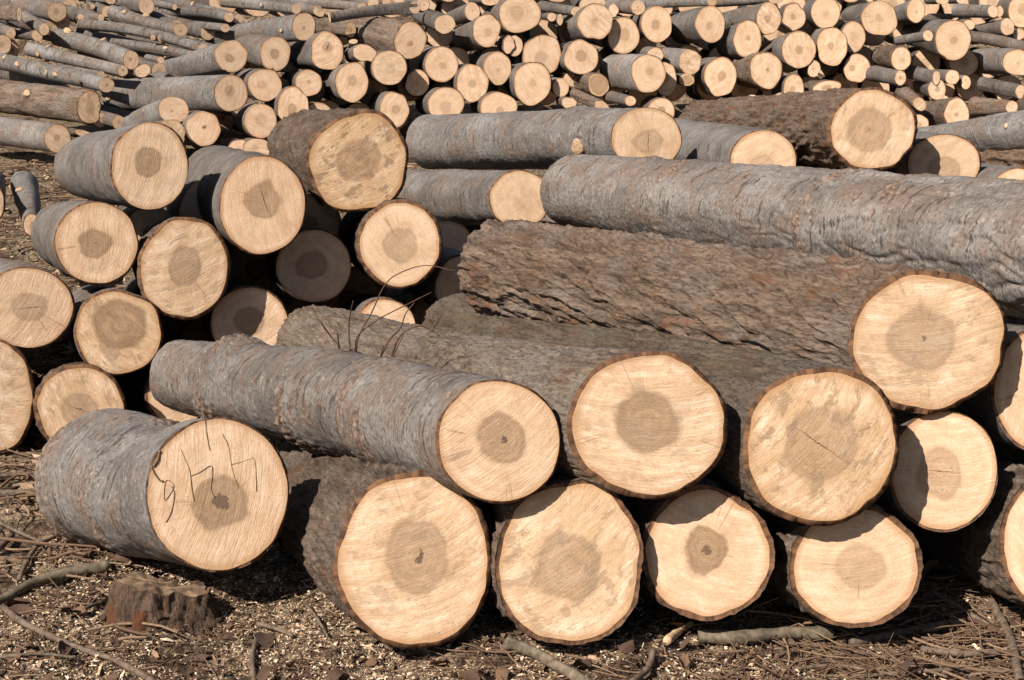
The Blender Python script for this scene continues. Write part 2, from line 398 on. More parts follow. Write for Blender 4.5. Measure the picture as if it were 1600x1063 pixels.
_n = [0]
LOGS = {}
def log(label, face, Y, far=None, Yf=None, bark='s', q='mid', heart=(0, 0.02, 0.32), hdark=0.85, stain=0.15, pith=0.0, crack=0.0,
        irr=0.02, rot=0.0, tone=(0.0, 1.0, 0.0), bend=(0, 0), waist=0.0, group=None, name='log', knots=(), face_tilt=0.22, tpow=1.0, thick=None, key=None,
        ang=None, amp=1.0, cap=False, cat='log', notch=None, cutskew=0.0, collars=(), freq=1.0):
    _n[0] += 1; sd_ = _n[0]
    rg = np.random.RandomState(1000 + sd_)
    x, y, rx, ry = face
    P = at(x, y, Y)
    rm = 0.5 * (rx + ry)
    if far is None: far = (x - 12, y - 4, 0.84 * rm)
    if Yf is None: Yf = Y + 1.2
    fx, fy, fr = far
    Q = at(fx, fy, Yf)
    R = rm * px2m(P); Rf = fr * px2m(Q)
    a = unit(Q - P); L = float(np.linalg.norm(Q - P))
    e1 = unit(RIGHT - a * np.dot(a, RIGHT)); e2 = np.cross(a, e1)
    if np.dot(e2, UP) > 0: e2 = -e2
    vdir = unit(C - P)
    nf = unit(face_tilt * (-a) + (1 - face_tilt) * vdir + cutskew * RIGHT)
    na, ml, nd, K = QUAL[q]
    hk = [(k, rg.uniform(0.4, 1.0) * irr / (k - 1) ** 0.7, rg.uniform(0, 6.28)) for k in range(2, 9)]
    def outline(ph):
        s = np.ones_like(ph)
        for k, am, p0 in hk: s = s + am * np.cos(k * ph + p0)
        if notch:
            for (a0, wd, dp) in notch:
                dlt = (ph - a0 + math.pi) % (2 * math.pi) - math.pi
                s = s - dp * np.exp(-(dlt / wd) ** 2)
        return s
    def near(ph):
        s = outline(ph)
        ux = rx * np.cos(ph) * s; uy = ry * np.sin(ph) * s
        cr, sr = math.cos(rot), math.sin(rot)
        d = ray(x + ux * cr - uy * sr, y + ux * sr + uy * cr)
        t = np.dot(P - C, nf) / (d @ nf)
        return C + d * t[:, None] - P
    ph = np.arange(na) * 2 * math.pi / na
    on = near(ph); of = Rf * outline(ph)[:, None] * (np.cos(ph)[:, None] * e1 + np.sin(ph)[:, None] * e2)
    tt = np.linspace(0, 1, ml) ** tpow
    org = P - np.array([0, 0, R])
    seed = rg.uniform(0, 50, 3)
    T, PH = np.meshgrid(tt, ph, indexing='ij')
    b1, b2 = bend
    cen = P + (Q - P) * tt[:, None] + (np.sin(tt * math.pi))[:, None] * (b1 * px2m(P) * RIGHT - b2 * px2m(P) * UP)
    off = on[None] * (1 - tt)[:, None, None] + of[None] * tt[:, None, None]
    if waist: off = off * (1 - waist * np.exp(-((tt - 0.42) / 0.20) ** 2)[:, None] * np.clip(-np.sin(ph + 0.2), 0, 1)[None] ** 0.7)[:, :, None]
    dirn = off / np.linalg.norm(off, axis=2, keepdims=True)
    rest = np.stack([R * np.cos(PH), R * np.sin(PH), T * L], 2).reshape(-1, 3) + seed
    S = (R / 0.16) if q in ('rear', 'thin', 'deep') else 1.0
    if bark == 's':
        dsp = 0.007 * fbm(rest * np.array([5, 5, 2.5]), 3) + 0.0009 * fbm(rest * np.array([9, 9, 55.0]), 2)
        if q in ('big', 'front', 'face', 'mid'): dsp += 0.0013 * fbm(rest * 55, 2) - 0.004 * np.clip(pn(rest * np.array([9, 9, 26.0])) - 0.25, 0, 1)
    elif bark == 'm':
        blend = np.clip((0.75 - T.ravel()) * 1.6, 0, 1)
        fur = np.minimum(1, np.abs(pn(rest * np.array([22, 22, 7.0]) + 0.6 * pn(rest * 9)[:, None])) * 3.0)
        dsp = 0.006 * fbm(rest * np.array([5, 5, 2.0]), 2) + 0.0018 * fbm(rest * 55, 3) + (0.008 * fur - 0.006) * blend + 0.0010 * fbm(rest * np.array([9, 9, 55.0]), 2) * (1 - blend)
    else:
        tw = 1.1 * T.ravel() * L * (1 if sd_ % 2 else -1)
        w = np.stack([rest[:, 0] * np.cos(tw) - rest[:, 1] * np.sin(tw), rest[:, 0] * np.sin(tw) + rest[:, 1] * np.cos(tw), rest[:, 2]], 1) if False else \
            np.stack([R * np.cos(PH.ravel() + tw) + seed[0], R * np.sin(PH.ravel() + tw) + seed[1], rest[:, 2]], 1)
        w = w + 0.010 * np.stack([pn(rest * 12), pn(rest * 12 + 31), pn(rest * 12 + 77)], 1)
        f1 = 1 - np.minimum(1, np.abs(pn(w * np.array([24, 24, 4.6]) * freq)) * 2.3)
        f2 = 1 - np.minimum(1, np.abs(pn(w * np.array([52, 52, 12.0]) * freq + 9)) * 2.3)
        dsp = amp * (0.0125 * f1 + 0.0055 * f2 + 0.0030 * fbm(rest * np.array([70, 70, 30.0]), 3) - 0.009) + 0.007 * fbm(rest * np.array([4, 4, 2.5]), 2)
    scar = np.zeros(len(dsp))
    if collars:
        dc = cen - C; cxp = 800 + F * (dc @ RIGHT) / (dc @ FWD)
        for (cpx, cam_, cw_) in collars:
            t0 = tt[int(np.argmin(np.abs(cxp - cpx)))]
            u_ = (T.ravel() - t0 + 0.010 * fbm(rest * 7, 3)) * L
            sh = np.where(u_ > 0, np.exp(-(u_ / 0.012) ** 2), np.exp(-(u_ / cw_) ** 2)) * np.clip(0.55 + 0.9 * pn(rest * 5 + 3), 0, 1.3)
            dsp = dsp + cam_ * sh + 0.35 * cam_ * sh * fbm(rest * 60, 2); scar = np.maximum(scar, sh)
    if q in ('big', 'front', 'face', 'mid'):
        e0 = 0.25 if bark == 'r' else 0.6
        dsp = dsp * (e0 + (1 - e0) * np.clip(T.ravel() * L / 0.06, 0, 1))
    V = (cen[:, None] + off).reshape(-1, 3) + dirn.reshape(-1, 3) * (dsp * S)[:, None]
    V = V.reshape(ml, na, 3)
    V[0] += nf * -0.0035 * S                         # ragged, slightly recessed bark edge
    V[0] += nf * (0.0035 * S * pn(rest[:na] * 60))[:, None]
    th = thick if thick is not None else (0.0115 if bark == 'r' else 0.0065 if bark == 'm' else 0.0058) * (S if S < 1 else 1)
    inn = on * (1 - th / np.linalg.norm(on, axis=1) * (1.0 + 0.35 * pn(rest[:na] * 22)))[:, None]
    V = np.concatenate([V.reshape(-1, 3), P + inn])
    k = np.arange(na); k1 = (k + 1) % na
    qd = [np.stack([i * na + k, i * na + k1, (i + 1) * na + k1, (i + 1) * na + k], 1) for i in range(ml - 1)]
    qd.append(np.stack([ml * na + k, ml * na + k1, k1, k], 1))
    qd = np.concatenate(qd)
    mi = np.zeros(len(qd), np.int32); mi[-na:] = 1
    rest = np.concatenate([rest, rest[:na]])
    root = empty(name, org)
    tag(root, label, cat, group)
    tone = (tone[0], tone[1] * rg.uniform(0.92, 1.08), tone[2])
    bk = mesh_obj('bark', V, qd, None, (ROUGH if bark == 'r' else SMOOTH, RIM), root, org, True, mi, {'rest': rest, 'tone': np.stack([np.full(len(rest), tone[0]), np.full(len(rest), tone[1]), np.concatenate([scar, scar[:na]]) if bark != 'r' else np.full(len(rest), tone[2])], 1)})
    if ang is None: ang = rg.uniform(0, 3.1)
    pd = np.arange(nd) * 2 * math.pi / nd
    idx = (np.arange(nd) * na / nd).astype(int) % na
    offd = inn[idx] * 1.004
    disk_mesh('cut_end', P, offd, nf, K, root, org, heart, R, seed[0], stain, ang, hdark, pith, crack, 0.0014 if q in ('big', 'front', 'face', 'mid') else 0.0)
    endo = (V[(ml - 1) * na + idx] - (cen[-1])) * 1.0
    disk_mesh('cut_end', cen[-1], endo, a, 3, root, org, heart, Rf, seed[1], stain, ang, hdark, 0.0, 0.0, 0.0)
    # pale stubs where side branches were cut off
    Vb = V[:ml * na]
    if knots:
        dd = Vb - C
        z = dd @ FWD
        X = 800 + F * (dd @ RIGHT) / z; Yp = 531.5 - F * (dd @ UP) / z
        nrm = dirn.reshape(-1, 3)
        facing = np.einsum('ij,ij->i', nrm, -dd) > 0
        for (kx, ky, kr) in knots:
            e = (X - kx) ** 2 + (Yp - ky) ** 2 + np.where(facing, 0, 1e6)
            i = int(np.argmin(e)); p = Vb[i]; n0 = unit(nrm[i] + 0.35 * unit(C - p) + 0.25 * rg.normal(size=3))
            knot(root, org, p, n0, kr * px2m(p), rg)
    LOGS[key or sd_] = dict(P=P, Q=Q, nf=nf, R=R, root=root, org=org, near=near)
    return root

def knot(root, org, p, n0, r, rg):
    u1 = unit(np.cross(n0, a_any(n0))); u2 = np.cross(n0, u1)
    na = 12; ph = np.arange(na) * 2 * math.pi / na
    s = 1 + 0.12 * np.cos(2 * ph + rg.uniform(0, 6)) + 0.08 * np.cos(3 * ph + rg.uniform(0, 6))
    V = []
    for (rr, h) in ((1.6, -0.5), (1.25, 0.1), (1.0, 0.42), (0.9, 0.46)):
        V.append(p + n0 * h * r + (rr * r * s)[:, None] * (np.cos(ph)[:, None] * u1 + np.sin(ph)[:, None] * u2))
    V.append((p + n0 * 0.48 * r)[None]); V = np.concatenate(V)
    k = np.arange(na); k1 = (k + 1) % na
    qd = np.concatenate([np.stack([i * na + k, i * na + k1, (i + 1) * na + k1, (i + 1) * na + k], 1) for i in range(3)])
    t = np.stack([3 * na + k, 3 * na + k1, np.full(na, 4 * na)], 1)
    mi = np.concatenate([np.zeros(2 * na), np.ones(na), np.ones(na)])
    rest = V * 1.0
    mesh_obj('knot', V, qd, t, (SMOOTH, KNOT), root, org, True, mi, {'rest': rest, 'tone': (0.5, 1.0, 0.0)})

def a_any(n): return np.array([0, 0, 1.0]) if abs(n[2]) < 0.8 else np.array([1.0, 0, 0])

def tube(pts, rad, na=8, sub=6, seed=0, wob=0.0):
    """smooth tapered tube through pts; returns verts, quads, tris"""
    pts = np.asarray(pts, float); n = len(pts)
    rad = np.asarray(rad, float) if np.ndim(rad) else np.full(n, float(rad))
    tq = np.linspace(0, n - 1, (n - 1) * sub + 1)
    ext = np.vstack([2 * pts[0] - pts[1], pts, 2 * pts[-1] - pts[-2]])
    out = []
    for t in tq:
        i = min(int(t), n - 2); f = t - i
        p0, p1, p2, p3 = ext[i], ext[i + 1], ext[i + 2], ext[i + 3]
        out.append(0.5 * (2 * p1 + (p2 - p0) * f + (2 * p0 - 5 * p1 + 4 * p2 - p3) * f * f + (3 * p1 - p0 - 3 * p2 + p3) * f ** 3))
    c = np.array(out); r = np.interp(tq, np.arange(n), rad)
    rg = np.random.RandomState(abs(int(seed)) + 5)
    if wob:
        r = r * (1 + wob * rg.normal(size=len(r))); c = c + wob * r[:, None] * rg.normal(size=c.shape) * 0.6
    tg = np.gradient(c, axis=0); tg /= np.linalg.norm(tg, axis=1)[:, None]
    u = unit(np.cross(tg[0], a_any(tg[0])))
    V = []
    ph = np.arange(na) * 2 * math.pi / na
    for i in range(len(c)):
        u = unit(u - tg[i] * np.dot(u, tg[i])); w = np.cross(tg[i], u)
        V.append(c[i] + r[i] * (np.cos(ph)[:, None] * u + np.sin(ph)[:, None] * w))
    V.append(c[:1]); V.append(c[-1:]); V = np.concatenate(V)
    k = np.arange(na); k1 = (k + 1) % na; m = len(c)
    q = np.concatenate([np.stack([i * na + k, (i + 1) * na + k, (i + 1) * na + k1, i * na + k1], 1) for i in range(m - 1)])
    t = np.concatenate([np.stack([k, k1, np.full(na, m * na)], 1), np.stack([(m - 1) * na + k1, (m - 1) * na + k, np.full(na, m * na + 1)], 1)])
    return V, q, t
# ------------------------------------------------------------------ the ground
def axis_coords(segs):
    out = []
    for a, b, st in segs: out.append(np.arange(a, b, st))
    out.append(np.array([segs[-1][1]])); return np.concatenate(out)

def ground_h(X, Y):
    P = np.stack([X, Y, np.zeros_like(X)], 1)
    h = 0.030 * fbm(P * 1.3, 2) + 0.016 * fbm(P * 6.0 + 3, 3) - 0.018
    near = np.exp(-((Y - 3.4) / 1.6) ** 2)
    h = h + near * (0.007 * fbm(P * 26.0, 3) + 0.004 * fbm(P * 75.0, 2))
    b = np.clip((Y - 14.5) / 5.0, 0, 1)
    return h + 3.0 * b * b * (3 - 2 * b)

gx = axis_coords([(-150, -20, 10.0), (-20, -4, 0.8), (-4, -1.5, 0.05), (-1.5, 1.5, 0.011), (1.5, 4, 0.05), (4, 20, 0.8), (20, 150, 10.0)])
gy = axis_coords([(-60, 0, 6.0), (0, 2.6, 0.2), (2.6, 3.05, 0.03), (3.05, 4.0, 0.011), (4.0, 6.0, 0.03), (6.0, 12.0, 0.08), (12.0, 22.0, 0.4), (22, 200, 10.0)])
GX, GY = np.meshgrid(gx, gy, indexing='xy')
V = np.stack([GX.ravel(), GY.ravel(), ground_h(GX.ravel(), GY.ravel())], 1)
nx, ny = len(gx), len(gy)
ii = (np.arange(ny - 1)[:, None] * nx + np.arange(nx - 1)[None]).ravel()
tag(mesh_obj('ground', V, np.stack([ii, ii + 1, ii + nx + 1, ii + nx], 1), None, (SOIL,)), kind='structure')

# ------------------------------------------------------------------ logs of the front pile
G1 = 'big logs of the front pile'
log('short grey log at front left with scribbled marks on its cut end', (340, 773, 113, 121), 3.62, (163, 748, 105), 4.10, 's', 'front',
    (0.03, 0.10, 0.37), 0.9, 0.08, 0.13, 0.0, 0.012, waist=0.24, tpow=1.0, collars=((235, 0.012, 0.03), (130, 0.016, 0.05)), group=G1, key='FL', tone=(0.05, 1.05, 0), thick=0.006, ang=0.2)
log('largest brown rough-barked log on the ground, dark hole in its heart', (647, 876, 126, 138), 3.38, (440, 738, 86), 5.0, 'r', 'front',
    (0.05, -0.05, 0.44), 0.75, 0.5, 0.055, 0, 0.03, tone=(0.3, 0.75, 0), group=G1, key='A', freq=1.4, amp=0.8, ang=1.3)
log('streaky stained log on the ground between the holed one and a shaded one', (890, 880, 121, 128), 3.37, (640, 720, 82), 5.0, 'r', 'face',
    (-0.02, 0.04, 0.47), 0.75, 0.75, 0, 0, 0.04, tone=(0.4, 0.9, 0), group=G1, tpow=1.7, key='B', ang=1.0)
log('log on the ground with dark round heart, half shaded at its left', (1105, 866, 103, 105), 3.425, (830, 700, 72), 5.2, 'r', 'face',
    (0.0, -0.06, 0.38), 1.0, 0.2, 0.10, 0, 0.025, tone=(0.2, 0.8, 0), group=G1, tpow=1.7, key='C', ang=1.9)
log('log on the ground whose cut end is shadowed along its top', (1337, 886, 104, 97), 3.42, (1050, 735, 72), 5.2, 'r', 'face',
    (0.06, 0.0, 0.42), 0.62, 0.2, 0, 0, 0.012, tone=(0.1, 0.95, 0), group=G1, tpow=1.7, key='D', ang=1.5)
log('rough log at the right edge on the ground, cut by the frame', (1645, 845, 84, 108), 3.47, (1330, 760, 75), 5.0, 'r', 'face',
    (0.0, 0.0, 0.4), 0.6, 0.15, 0, 0, 0.02, tone=(0.2, 0.85, 0), group=G1, tpow=1.7, key='E')
log('long grey log with ring scars, resting on the left of the front pile', (780, 690, 98, 98), 3.40, (288, 588, 58), 4.85, 's', 'big',
    (0.06, -0.02, 0.42), 0.85, 0.12, 0.05, 0, 0.015, tone=(0.3, 1.0, 0), group=G1, key='2', bend=(0, -12), collars=((515, 0.026, 0.16), (372, 0.030, 0.10), (640, 0.014, 0.04), (610, 0.010, 0.03)), thick=0.006, ang=0.9)
log('big log with sharp brown round heart in the middle of the front pile', (1013, 664, 124, 117), 3.43, (487, 537, 61), 5.15, 'r', 'big',
    (0.0, -0.03, 0.44), 0.9, 0.42, 0, 0, 0.022, tone=(0.0, 0.92, 0.06), group=G1, key='5', bend=(0, 17), amp=0.48, freq=1.55, ang=1.6)
log('big log with blurred grey heart and black specks below the top log end', (1283, 697, 123, 126), 3.45, (720, 520, 64), 5.3, 'r', 'big',
    (-0.02, -0.03, 0.5), 0.62, 0.8, 0, 0.008, 0.025, tone=(0.2, 0.66, 0.3), group=G1, key='4', amp=0.55, freq=1.3, ang=0.7)
log('deeply furrowed brown log lying across the others, largest cut end upper right', (1451, 533, 124, 113), 3.60, (780, 417, 76), 5.02, 'r', 'big',
    (-0.08, -0.02, 0.47), 0.72, 0.62, 0.03, 0.0, 0.03, tone=(0.45, 0.86, 0), group=G1, key='1', amp=1.25, freq=1.05, rot=0.0, ang=1.45, thick=0.012)
log('smooth pale log wedged under the right end of the furrowed log', (1475, 735, 87, 95), 3.54, (1190, 640, 66), 5.2, 's', 'face',
    (-0.06, 0.02, 0.42), 0.6, 0.12, 0, 0.008, 0.012, tone=(0.2, 0.85, 0), group=G1, tpow=1.7, key='F', ang=1.55)
log('pale log above the ground row at the right edge, cut by the frame', (1628, 610, 78, 98), 3.62, (1330, 545, 66), 5.3, 's', 'face',
    (0.0, 0.0, 0.3), 0.4, 0.12, 0, 0, 0.015, tone=(0.35, 0.8, 0), group=G1, tpow=1.7, key='G', ang=0.1)
log('grey log in the dark gap behind the furrowed log, right edge', (1760, 590, 80, 80), 3.9, (1440, 470, 52), 5.4, 's', 'mid', group=G1, tone=(0.2, 1.0, 0))
log('grey log under the right pale log, only its top showing', (1740, 770, 85, 85), 3.85, (1420, 660, 55), 5.3, 's', 'mid', group=G1, tone=(0.2, 1.0, 0))
log('thick grey peeling log on top, running out of the right edge', (1830, 425, 125, 125), 3.60, (893, 298, 56), 6.1, 'm', 'big',
    group=G1, key='T', tone=(0.35, 1.15, 0), collars=((905, 0.008, 0.04), (1010, 0.010, 0.05), (1080, 0.008, 0.03), (1335, 0.020, 0.07), (1190, 0.008, 0.05), (1440, 0.012, 0.05)), irr=0.02, face_tilt=0.9)

# ------------------------------------------------------------------ logs behind the front pile, right
G2 = 'logs between the front pile and the rear pile'
log('long smooth blue-grey log with a cut branch stub, behind the top log', (1010, 216, 57, 49), 6.5, (672, 222, 42), 8.3, 's', 'front',
    (0.05, 0.1, 0.44), 0.6, 0.08, 0, 0.012, 0.015, tone=(0.0, 1.05, 0), group=G2, knots=((905, 229, 13),), collars=((905, 0.008, 0.06), (800, 0.004, 0.04)), key='M4', ang=0.0)
log('grey log with plain pale end under the long blue-grey log', (812, 311, 48, 46), 6.75, (620, 306, 40), 8.4, 's', 'front',
    (0.3, 0.1, 0.4), 0.2, 0.08, 0, 0, 0.02, tone=(0.1, 1.0, 0), group=G2, key='M5')
log('grey log half hidden behind the top log, orange bark scars', (1193, 252, 53, 50), 6.1, (1045, 226, 42), 7.6, 's', 'mid',
    (0, 0.2, 0.4), 0.5, 0.1, 0, 0, 0.01, tone=(0, 1.0, 0), group=G2, key='M3')
log('dark brown thick-barked log with large blotchy heart, behind the top log', (1364, 203, 69, 67), 5.85, (1095, 200, 40), 7.8, 'r', 'front',
    (-0.08, 0.0, 0.55), 0.7, 0.45, 0.03, 0.0, 0.03, tone=(0.75, 0.85, 0), group=G2, key='M1', amp=1.1, thick=0.012, ang=0.4)
log('log end shaded on its left, right of the dark brown log', (1475, 256, 58, 48), 5.95, (1340, 238, 42), 7.4, 's', 'mid',
    (0.0, 0.2, 0.45), 0.65, 0.1, 0, 0, 0.015, group=G2, key='M2', cutskew=0.0)
log('pale blue-grey log lying right of the dark brown log, leaving the frame', (1760, 188, 40, 42), 5.9, (1420, 226, 24), 7.4, 's', 'mid',
    group=G2, knots=((1573, 197, 4),), tone=(0, 1.15, 0))
log('thin rough red-brown log under the pale blue-grey log', (1760, 262, 30, 26), 5.75, (1500, 246, 17), 7.0, 'r', 'mid', group=G2, tone=(0.9, 1.0, 0))
log('grey log at the right edge with only the top of its end showing', (1592, 302, 44, 40), 5.5, (1500, 285, 34), 6.9, 's', 'mid', group=G2, tone=(0, 1, 0))

# ------------------------------------------------------------------ the middle stack at left
G3 = 'logs of the middle stack at left'
log('topmost log of the left stack, smooth grey with oval heart', (234, 260, 61, 71), 5.35, (136, 262, 50), 6.9, 's', 'mid',
    (-0.05, -0.15, 0.36), 0.9, 0.15, 0, 0, 0.015, group=G3, tone=(0.1, 1.0, 0), ang=0.3)
log('round log below the topmost one, grey-green heart and grey bark', (151, 380, 67, 65), 5.05, (104, 366, 52), 6.6, 's', 'mid',
    (0.0, 0.0, 0.38), 0.95, 0.22, 0.02, 0, 0.015, group=G3, tone=(0.2, 0.95, 0), ang=0.1)
log('log at the left edge with a long check across its heart', (43, 481, 73, 65), 4.90, (-40, 450, 56), 6.4, 's', 'mid',
    (0.06, 0.0, 0.38), 0.6, 0.1, 0, 0.012, 0.01, group=G3, tone=(0.2, 1.0, 0))
log('log with rotten dark ring inside a pale crust, left stack', (185, 520, 70, 66), 4.95, (150, 500, 52), 6.8, 's', 'mid',
    (0.05, -0.2, 0.62), 0.9, 0.7, 0, 0, 0.03, group=G3, tone=(0.3, 0.9, 0), thick=0.006)
log('streaky ochre log with purple-brown heart, centre of the left stack', (288, 420, 72, 82), 5.06, (262, 400, 56), 7.0, 'r', 'mid',
    (0.0, -0.05, 0.42), 0.8, 0.62, 0.02, 0, 0.025, group=G3, tone=(0.2, 0.8, 0), amp=0.5, ang=1.2)
log('pale log with star check in the heart, left of the squarish one', (410, 321, 69, 78), 5.235, (338, 290, 62), 7.1, 's', 'mid',
    (0.05, -0.1, 0.42), 0.75, 0.12, 0, 0.010, 0.015, group=G3, tone=(0.25, 0.9, 0))
log('squarish brown-stained log end at the top of the left stack', (560, 254, 82, 79), 5.42, (470, 228, 52), 7.0, 'r', 'mid',
    (0.0, -0.05, 0.45), 0.7, 1.0, 0, 0, 0.05, rot=0.15, group=G3, tone=(0.5, 0.8, 0), amp=0.7, ang=0.9)
log('clean pale log with round heart and insect holes, below the squarish one', (625, 382, 67, 70), 5.32, (582, 366, 54), 7.0, 'r', 'mid',
    (0.0, 0.0, 0.42), 0.6, 0.05, 0, 0, 0.015, group=G3, tone=(0.2, 0.75, 0), amp=0.5)
log('log end lying almost wholly in shadow in the left stack', (490, 416, 61, 58), 5.40, (470, 410, 53), 5.9, 's', 'mid',
    (-0.05, 0.0, 0.38), 0.8, 0.1, 0, 0, 0.015, group=G3, tone=(0.2, 0.9, 0))
log('low half-shaded log peeping over the grey log below the shadowed end', (390, 506, 63, 58), 5.16, (350, 480, 45), 7.0, 's', 'mid',
    (0, -0.1, 0.4), 0.8, 0.1, 0, 0, 0.015, group=G3, tone=(0.2, 0.9, 0))
log('stained log with black spots low in the left stack', (125, 637, 73, 67), 4.80, (95, 615, 50), 6.6, 'r', 'mid',
    (0.0, 0.05, 0.42), 0.7, 0.6, 0.03, 0.01, 0.02, group=G3, tone=(0.3, 0.8, 0), amp=0.5)
log('large orange-streaked log cut by the left edge', (-8, 620, 64, 90), 4.78, (-90, 590, 70), 6.2, 'r', 'mid',
    (-0.2, 0.0, 0.35), 0.5, 0.65, 0, 0, 0.03, group=G3, tone=(0.3, 0.8, 0), amp=0.5)
log('low log with flat sliver of end behind the thin twigs', (602, 517, 52, 50), 5.3, (545, 490, 38), 6.8, 's', 'mid',
    (0, 0.3, 0.4), 0.5, 0.1, 0, 0, 0.02, group=G3, tone=(0.5, 0.9, 0))
log('log hidden in the gap left of the furrowed log far end', (728, 450, 50, 52), 5.45, (660, 420, 42), 7.2, 's', 'mid',
    (0, 0.2, 0.4), 0.5, 0.1, 0, 0, 0.02, group=G3, tone=(0.2, 0.9, 0))
log('log tucked under the far end of the ring-scarred grey log', (278, 616, 48, 52), 5.0, (235, 600, 42), 6.0, 's', 'mid',
    (0, 0.2, 0.4), 0.5, 0.1, 0, 0, 0.02, group=G3, tone=(0.3, 0.9, 0))
log('short thin grey log lying on the ground at the left edge', (50, 352, 15, 19), 6.9, (38, 287, 21), 7.8, 's', 'mid',
    (0, 0.1, 0.35), 0.6, 0.05, 0, 0, 0.02, group=G3, knots=((30, 297, 5),), name='thin_log')
log('grey log end cut by the left edge beside the thin grey log', (-6, 318, 14, 26), 6.9, (-12, 285, 20), 7.7, 's', 'mid', group=G3, tone=(0, 0.9, 0), name='thin_log')

# logs deep inside the middle stack, in the dark between the others
for (x, y, r_, Y, wh) in ((335, 335, 58, 6.0, 'behind the star-check log'), (480, 352, 52, 5.72, 'under the squarish stained end'), (545, 470, 55, 6.0, 'below the clean pale log with insect holes'),
                          (235, 365, 44, 6.3, 'under the topmost log'), (330, 545, 55, 5.9, 'below the streaky ochre log'), (215, 600, 50, 5.8, 'right of the stained log with black spots'),
                          (690, 400, 58, 6.3, 'right of the clean pale log'), (690, 500, 50, 6.1, 'under the furrowed log far end'),
                          (440, 470, 50, 6.1, 'below the end lying in shadow'), (400, 420, 50, 6.1, 'left of the end lying in shadow'), (255, 480, 50, 6.0, 'right of the log with rotten ring')):
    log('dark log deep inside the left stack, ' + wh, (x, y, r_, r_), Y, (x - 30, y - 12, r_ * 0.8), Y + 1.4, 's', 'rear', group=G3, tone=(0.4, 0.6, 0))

# lower layers that carry the logs behind the top log
def to_px(P):
    d = np.asarray(P, float) - C; k = float(d @ FWD)
    return 800 + F * float(d @ RIGHT) / k, 531.5 - F * float(d @ UP) / k, k / F
for (X, Y, z, r_) in ((0.10, 6.9, 0.16, 0.16), (0.52, 6.5, 0.17, 0.17), (0.92, 6.35, 0.17, 0.17), (1.30, 6.25, 0.17, 0.17), (1.68, 6.2, 0.17, 0.17), (0.74, 6.5, 0.47, 0.15), (1.10, 6.3, 0.48, 0.15), (1.48, 6.2, 0.50, 0.16)):
    x0, y0, k0 = to_px((X, Y, z)); x1, y1, k1 = to_px((X - 0.45, Y + 1.6, z))
    log('log of the hidden lower layer carrying the logs behind the top log', (x0, y0, r_ / k0, r_ / k0), Y, (x1, y1, 0.9 * r_ / k1), Y + 1.6, 's', 'rear', group=G2, tone=(0.3, 0.9, 0))
# ------------------------------------------------------------------ the rear pile
G4 = 'logs of the rear pile'
REAR = []
DEEP_SKIP = {5, 10, 25, 26, 27, 28, 30, 33, 38, 41, 47, 50, 51, 56, 64, 67, 71, 75, 76, 83, 100, 102, 103, 111, 112, 126}
DEEP_LABELS = set()
def rear(label, x, y, rx, ry, far=None, dy=0.0, dYf=1.2, h=(0, 0, 0.3), hd=0.75, **kw):
    rg = random.Random(int(x * 7 + y * 13))
    Y = 11.0 + (240 - y) * 0.006 + dy + rg.uniform(-0.04, 0.04)
    kw.setdefault('q', 'rear'); kw.setdefault('irr', rg.uniform(0.02, 0.055)); kw.setdefault('stain', rg.choice((0.05, 0.1, 0.15, 0.3)))
    kw.setdefault('tone', (rg.uniform(0.1, 0.5), rg.uniform(0.75, 1.0), 0))
    kw.setdefault('bark', 's')
    if kw.pop('nm', None): kw['name'] = 'thin_log'
    h = (h[0] + rg.uniform(-.1, .1), h[1] + rg.uniform(-.1, .1), h[2] * rg.uniform(0.7, 1.15)); hd = hd * rg.uniform(0.6, 1.1)
    if far is None:
        rm = 0.5 * (rx + ry); far = (x - rm * rg.uniform(0.5, 0.9), y - rm * rg.uniform(0.0, 0.25), rm * 0.86)
    REAR.append((label, x, y))
    log(label, (x, y, rx, ry), Y, far, Y + dYf, heart=h, hdark=hd, group=G4, **kw)

# left part of the pile: logs lying sideways, seen along their bark
rear('grey log with heart-shaped end, top left corner', 89, 18, 15, 17, (5, 4, 18), 0.1, 0.5, h=(-.1, -.1, .3), notch=((-1.45, .3, .18),))
rear('brown log stub under the corner log, end in shadow', 30, 22, 4, 12, (-25, 17, 12), -0.2, 0.4, bark='r', tone=(.4, .9, 0))
rear('shaded log end right below the heart-shaped end', 98, 33, 12, 14, (80, 22, 11), 0.35, 0.6)
rear('dark shaded log end right of the heart-shaped end', 109, 9, 11, 11, (95, 2, 10), 0.5, 0.6)
rear('thin log with small pale end sloping down below the corner log', 69, 46, 8, 10, (40, 26, 9), -0.1, 0.5, h=(0, 0, .2))
rear('thin log with slanted pale cut below the sloping one', 58, 56, 10, 8, (25, 54, 7), 0.0, 0.4, rot=.8, h=(0, 0, .1))
rear('thin log with round end above the leftmost edge log end', 17, 52, 8, 9, (-15, 38, 8), 0.0, 0.5, h=(0, 0, .15))
rear('log end cut by the left edge above the knotty grey log', 3, 70, 15, 16, (-30, 68, 13), 0.0, 0.6, h=(0, 0, .35))
rear('log end in shade behind the left edge log', 20, 78, 9, 16, (0, 76, 13), 0.2, 0.6)
rear('thick short grey log sloping right with stub on its back', 205, 94, 13, 15, (90, 58, 14), -0.05, 0.6, h=(0, 0, .2), bend=(0, -3), knots=((105, 50, 6), (165, 56, 5)), q='thin', tone=(0, 1.0, 0))
rear('thin pale-grey log with two cut knots, sloping right to a small end', 192, 111, 8, 9, (46, 77, 11), -0.15, 0.5, h=(0, 0, .25), pith=.15, knots=((76, 72, 4.5), (60, 84, 3.5), (73, 95, 4)), q='thin', tone=(.15, 1.05, 0))
rear('very thin log just under the two-knot log', 158, 117, 6, 6, (95, 106, 5), -0.15, 0.3, h=(0, 0, .2), q='thin')
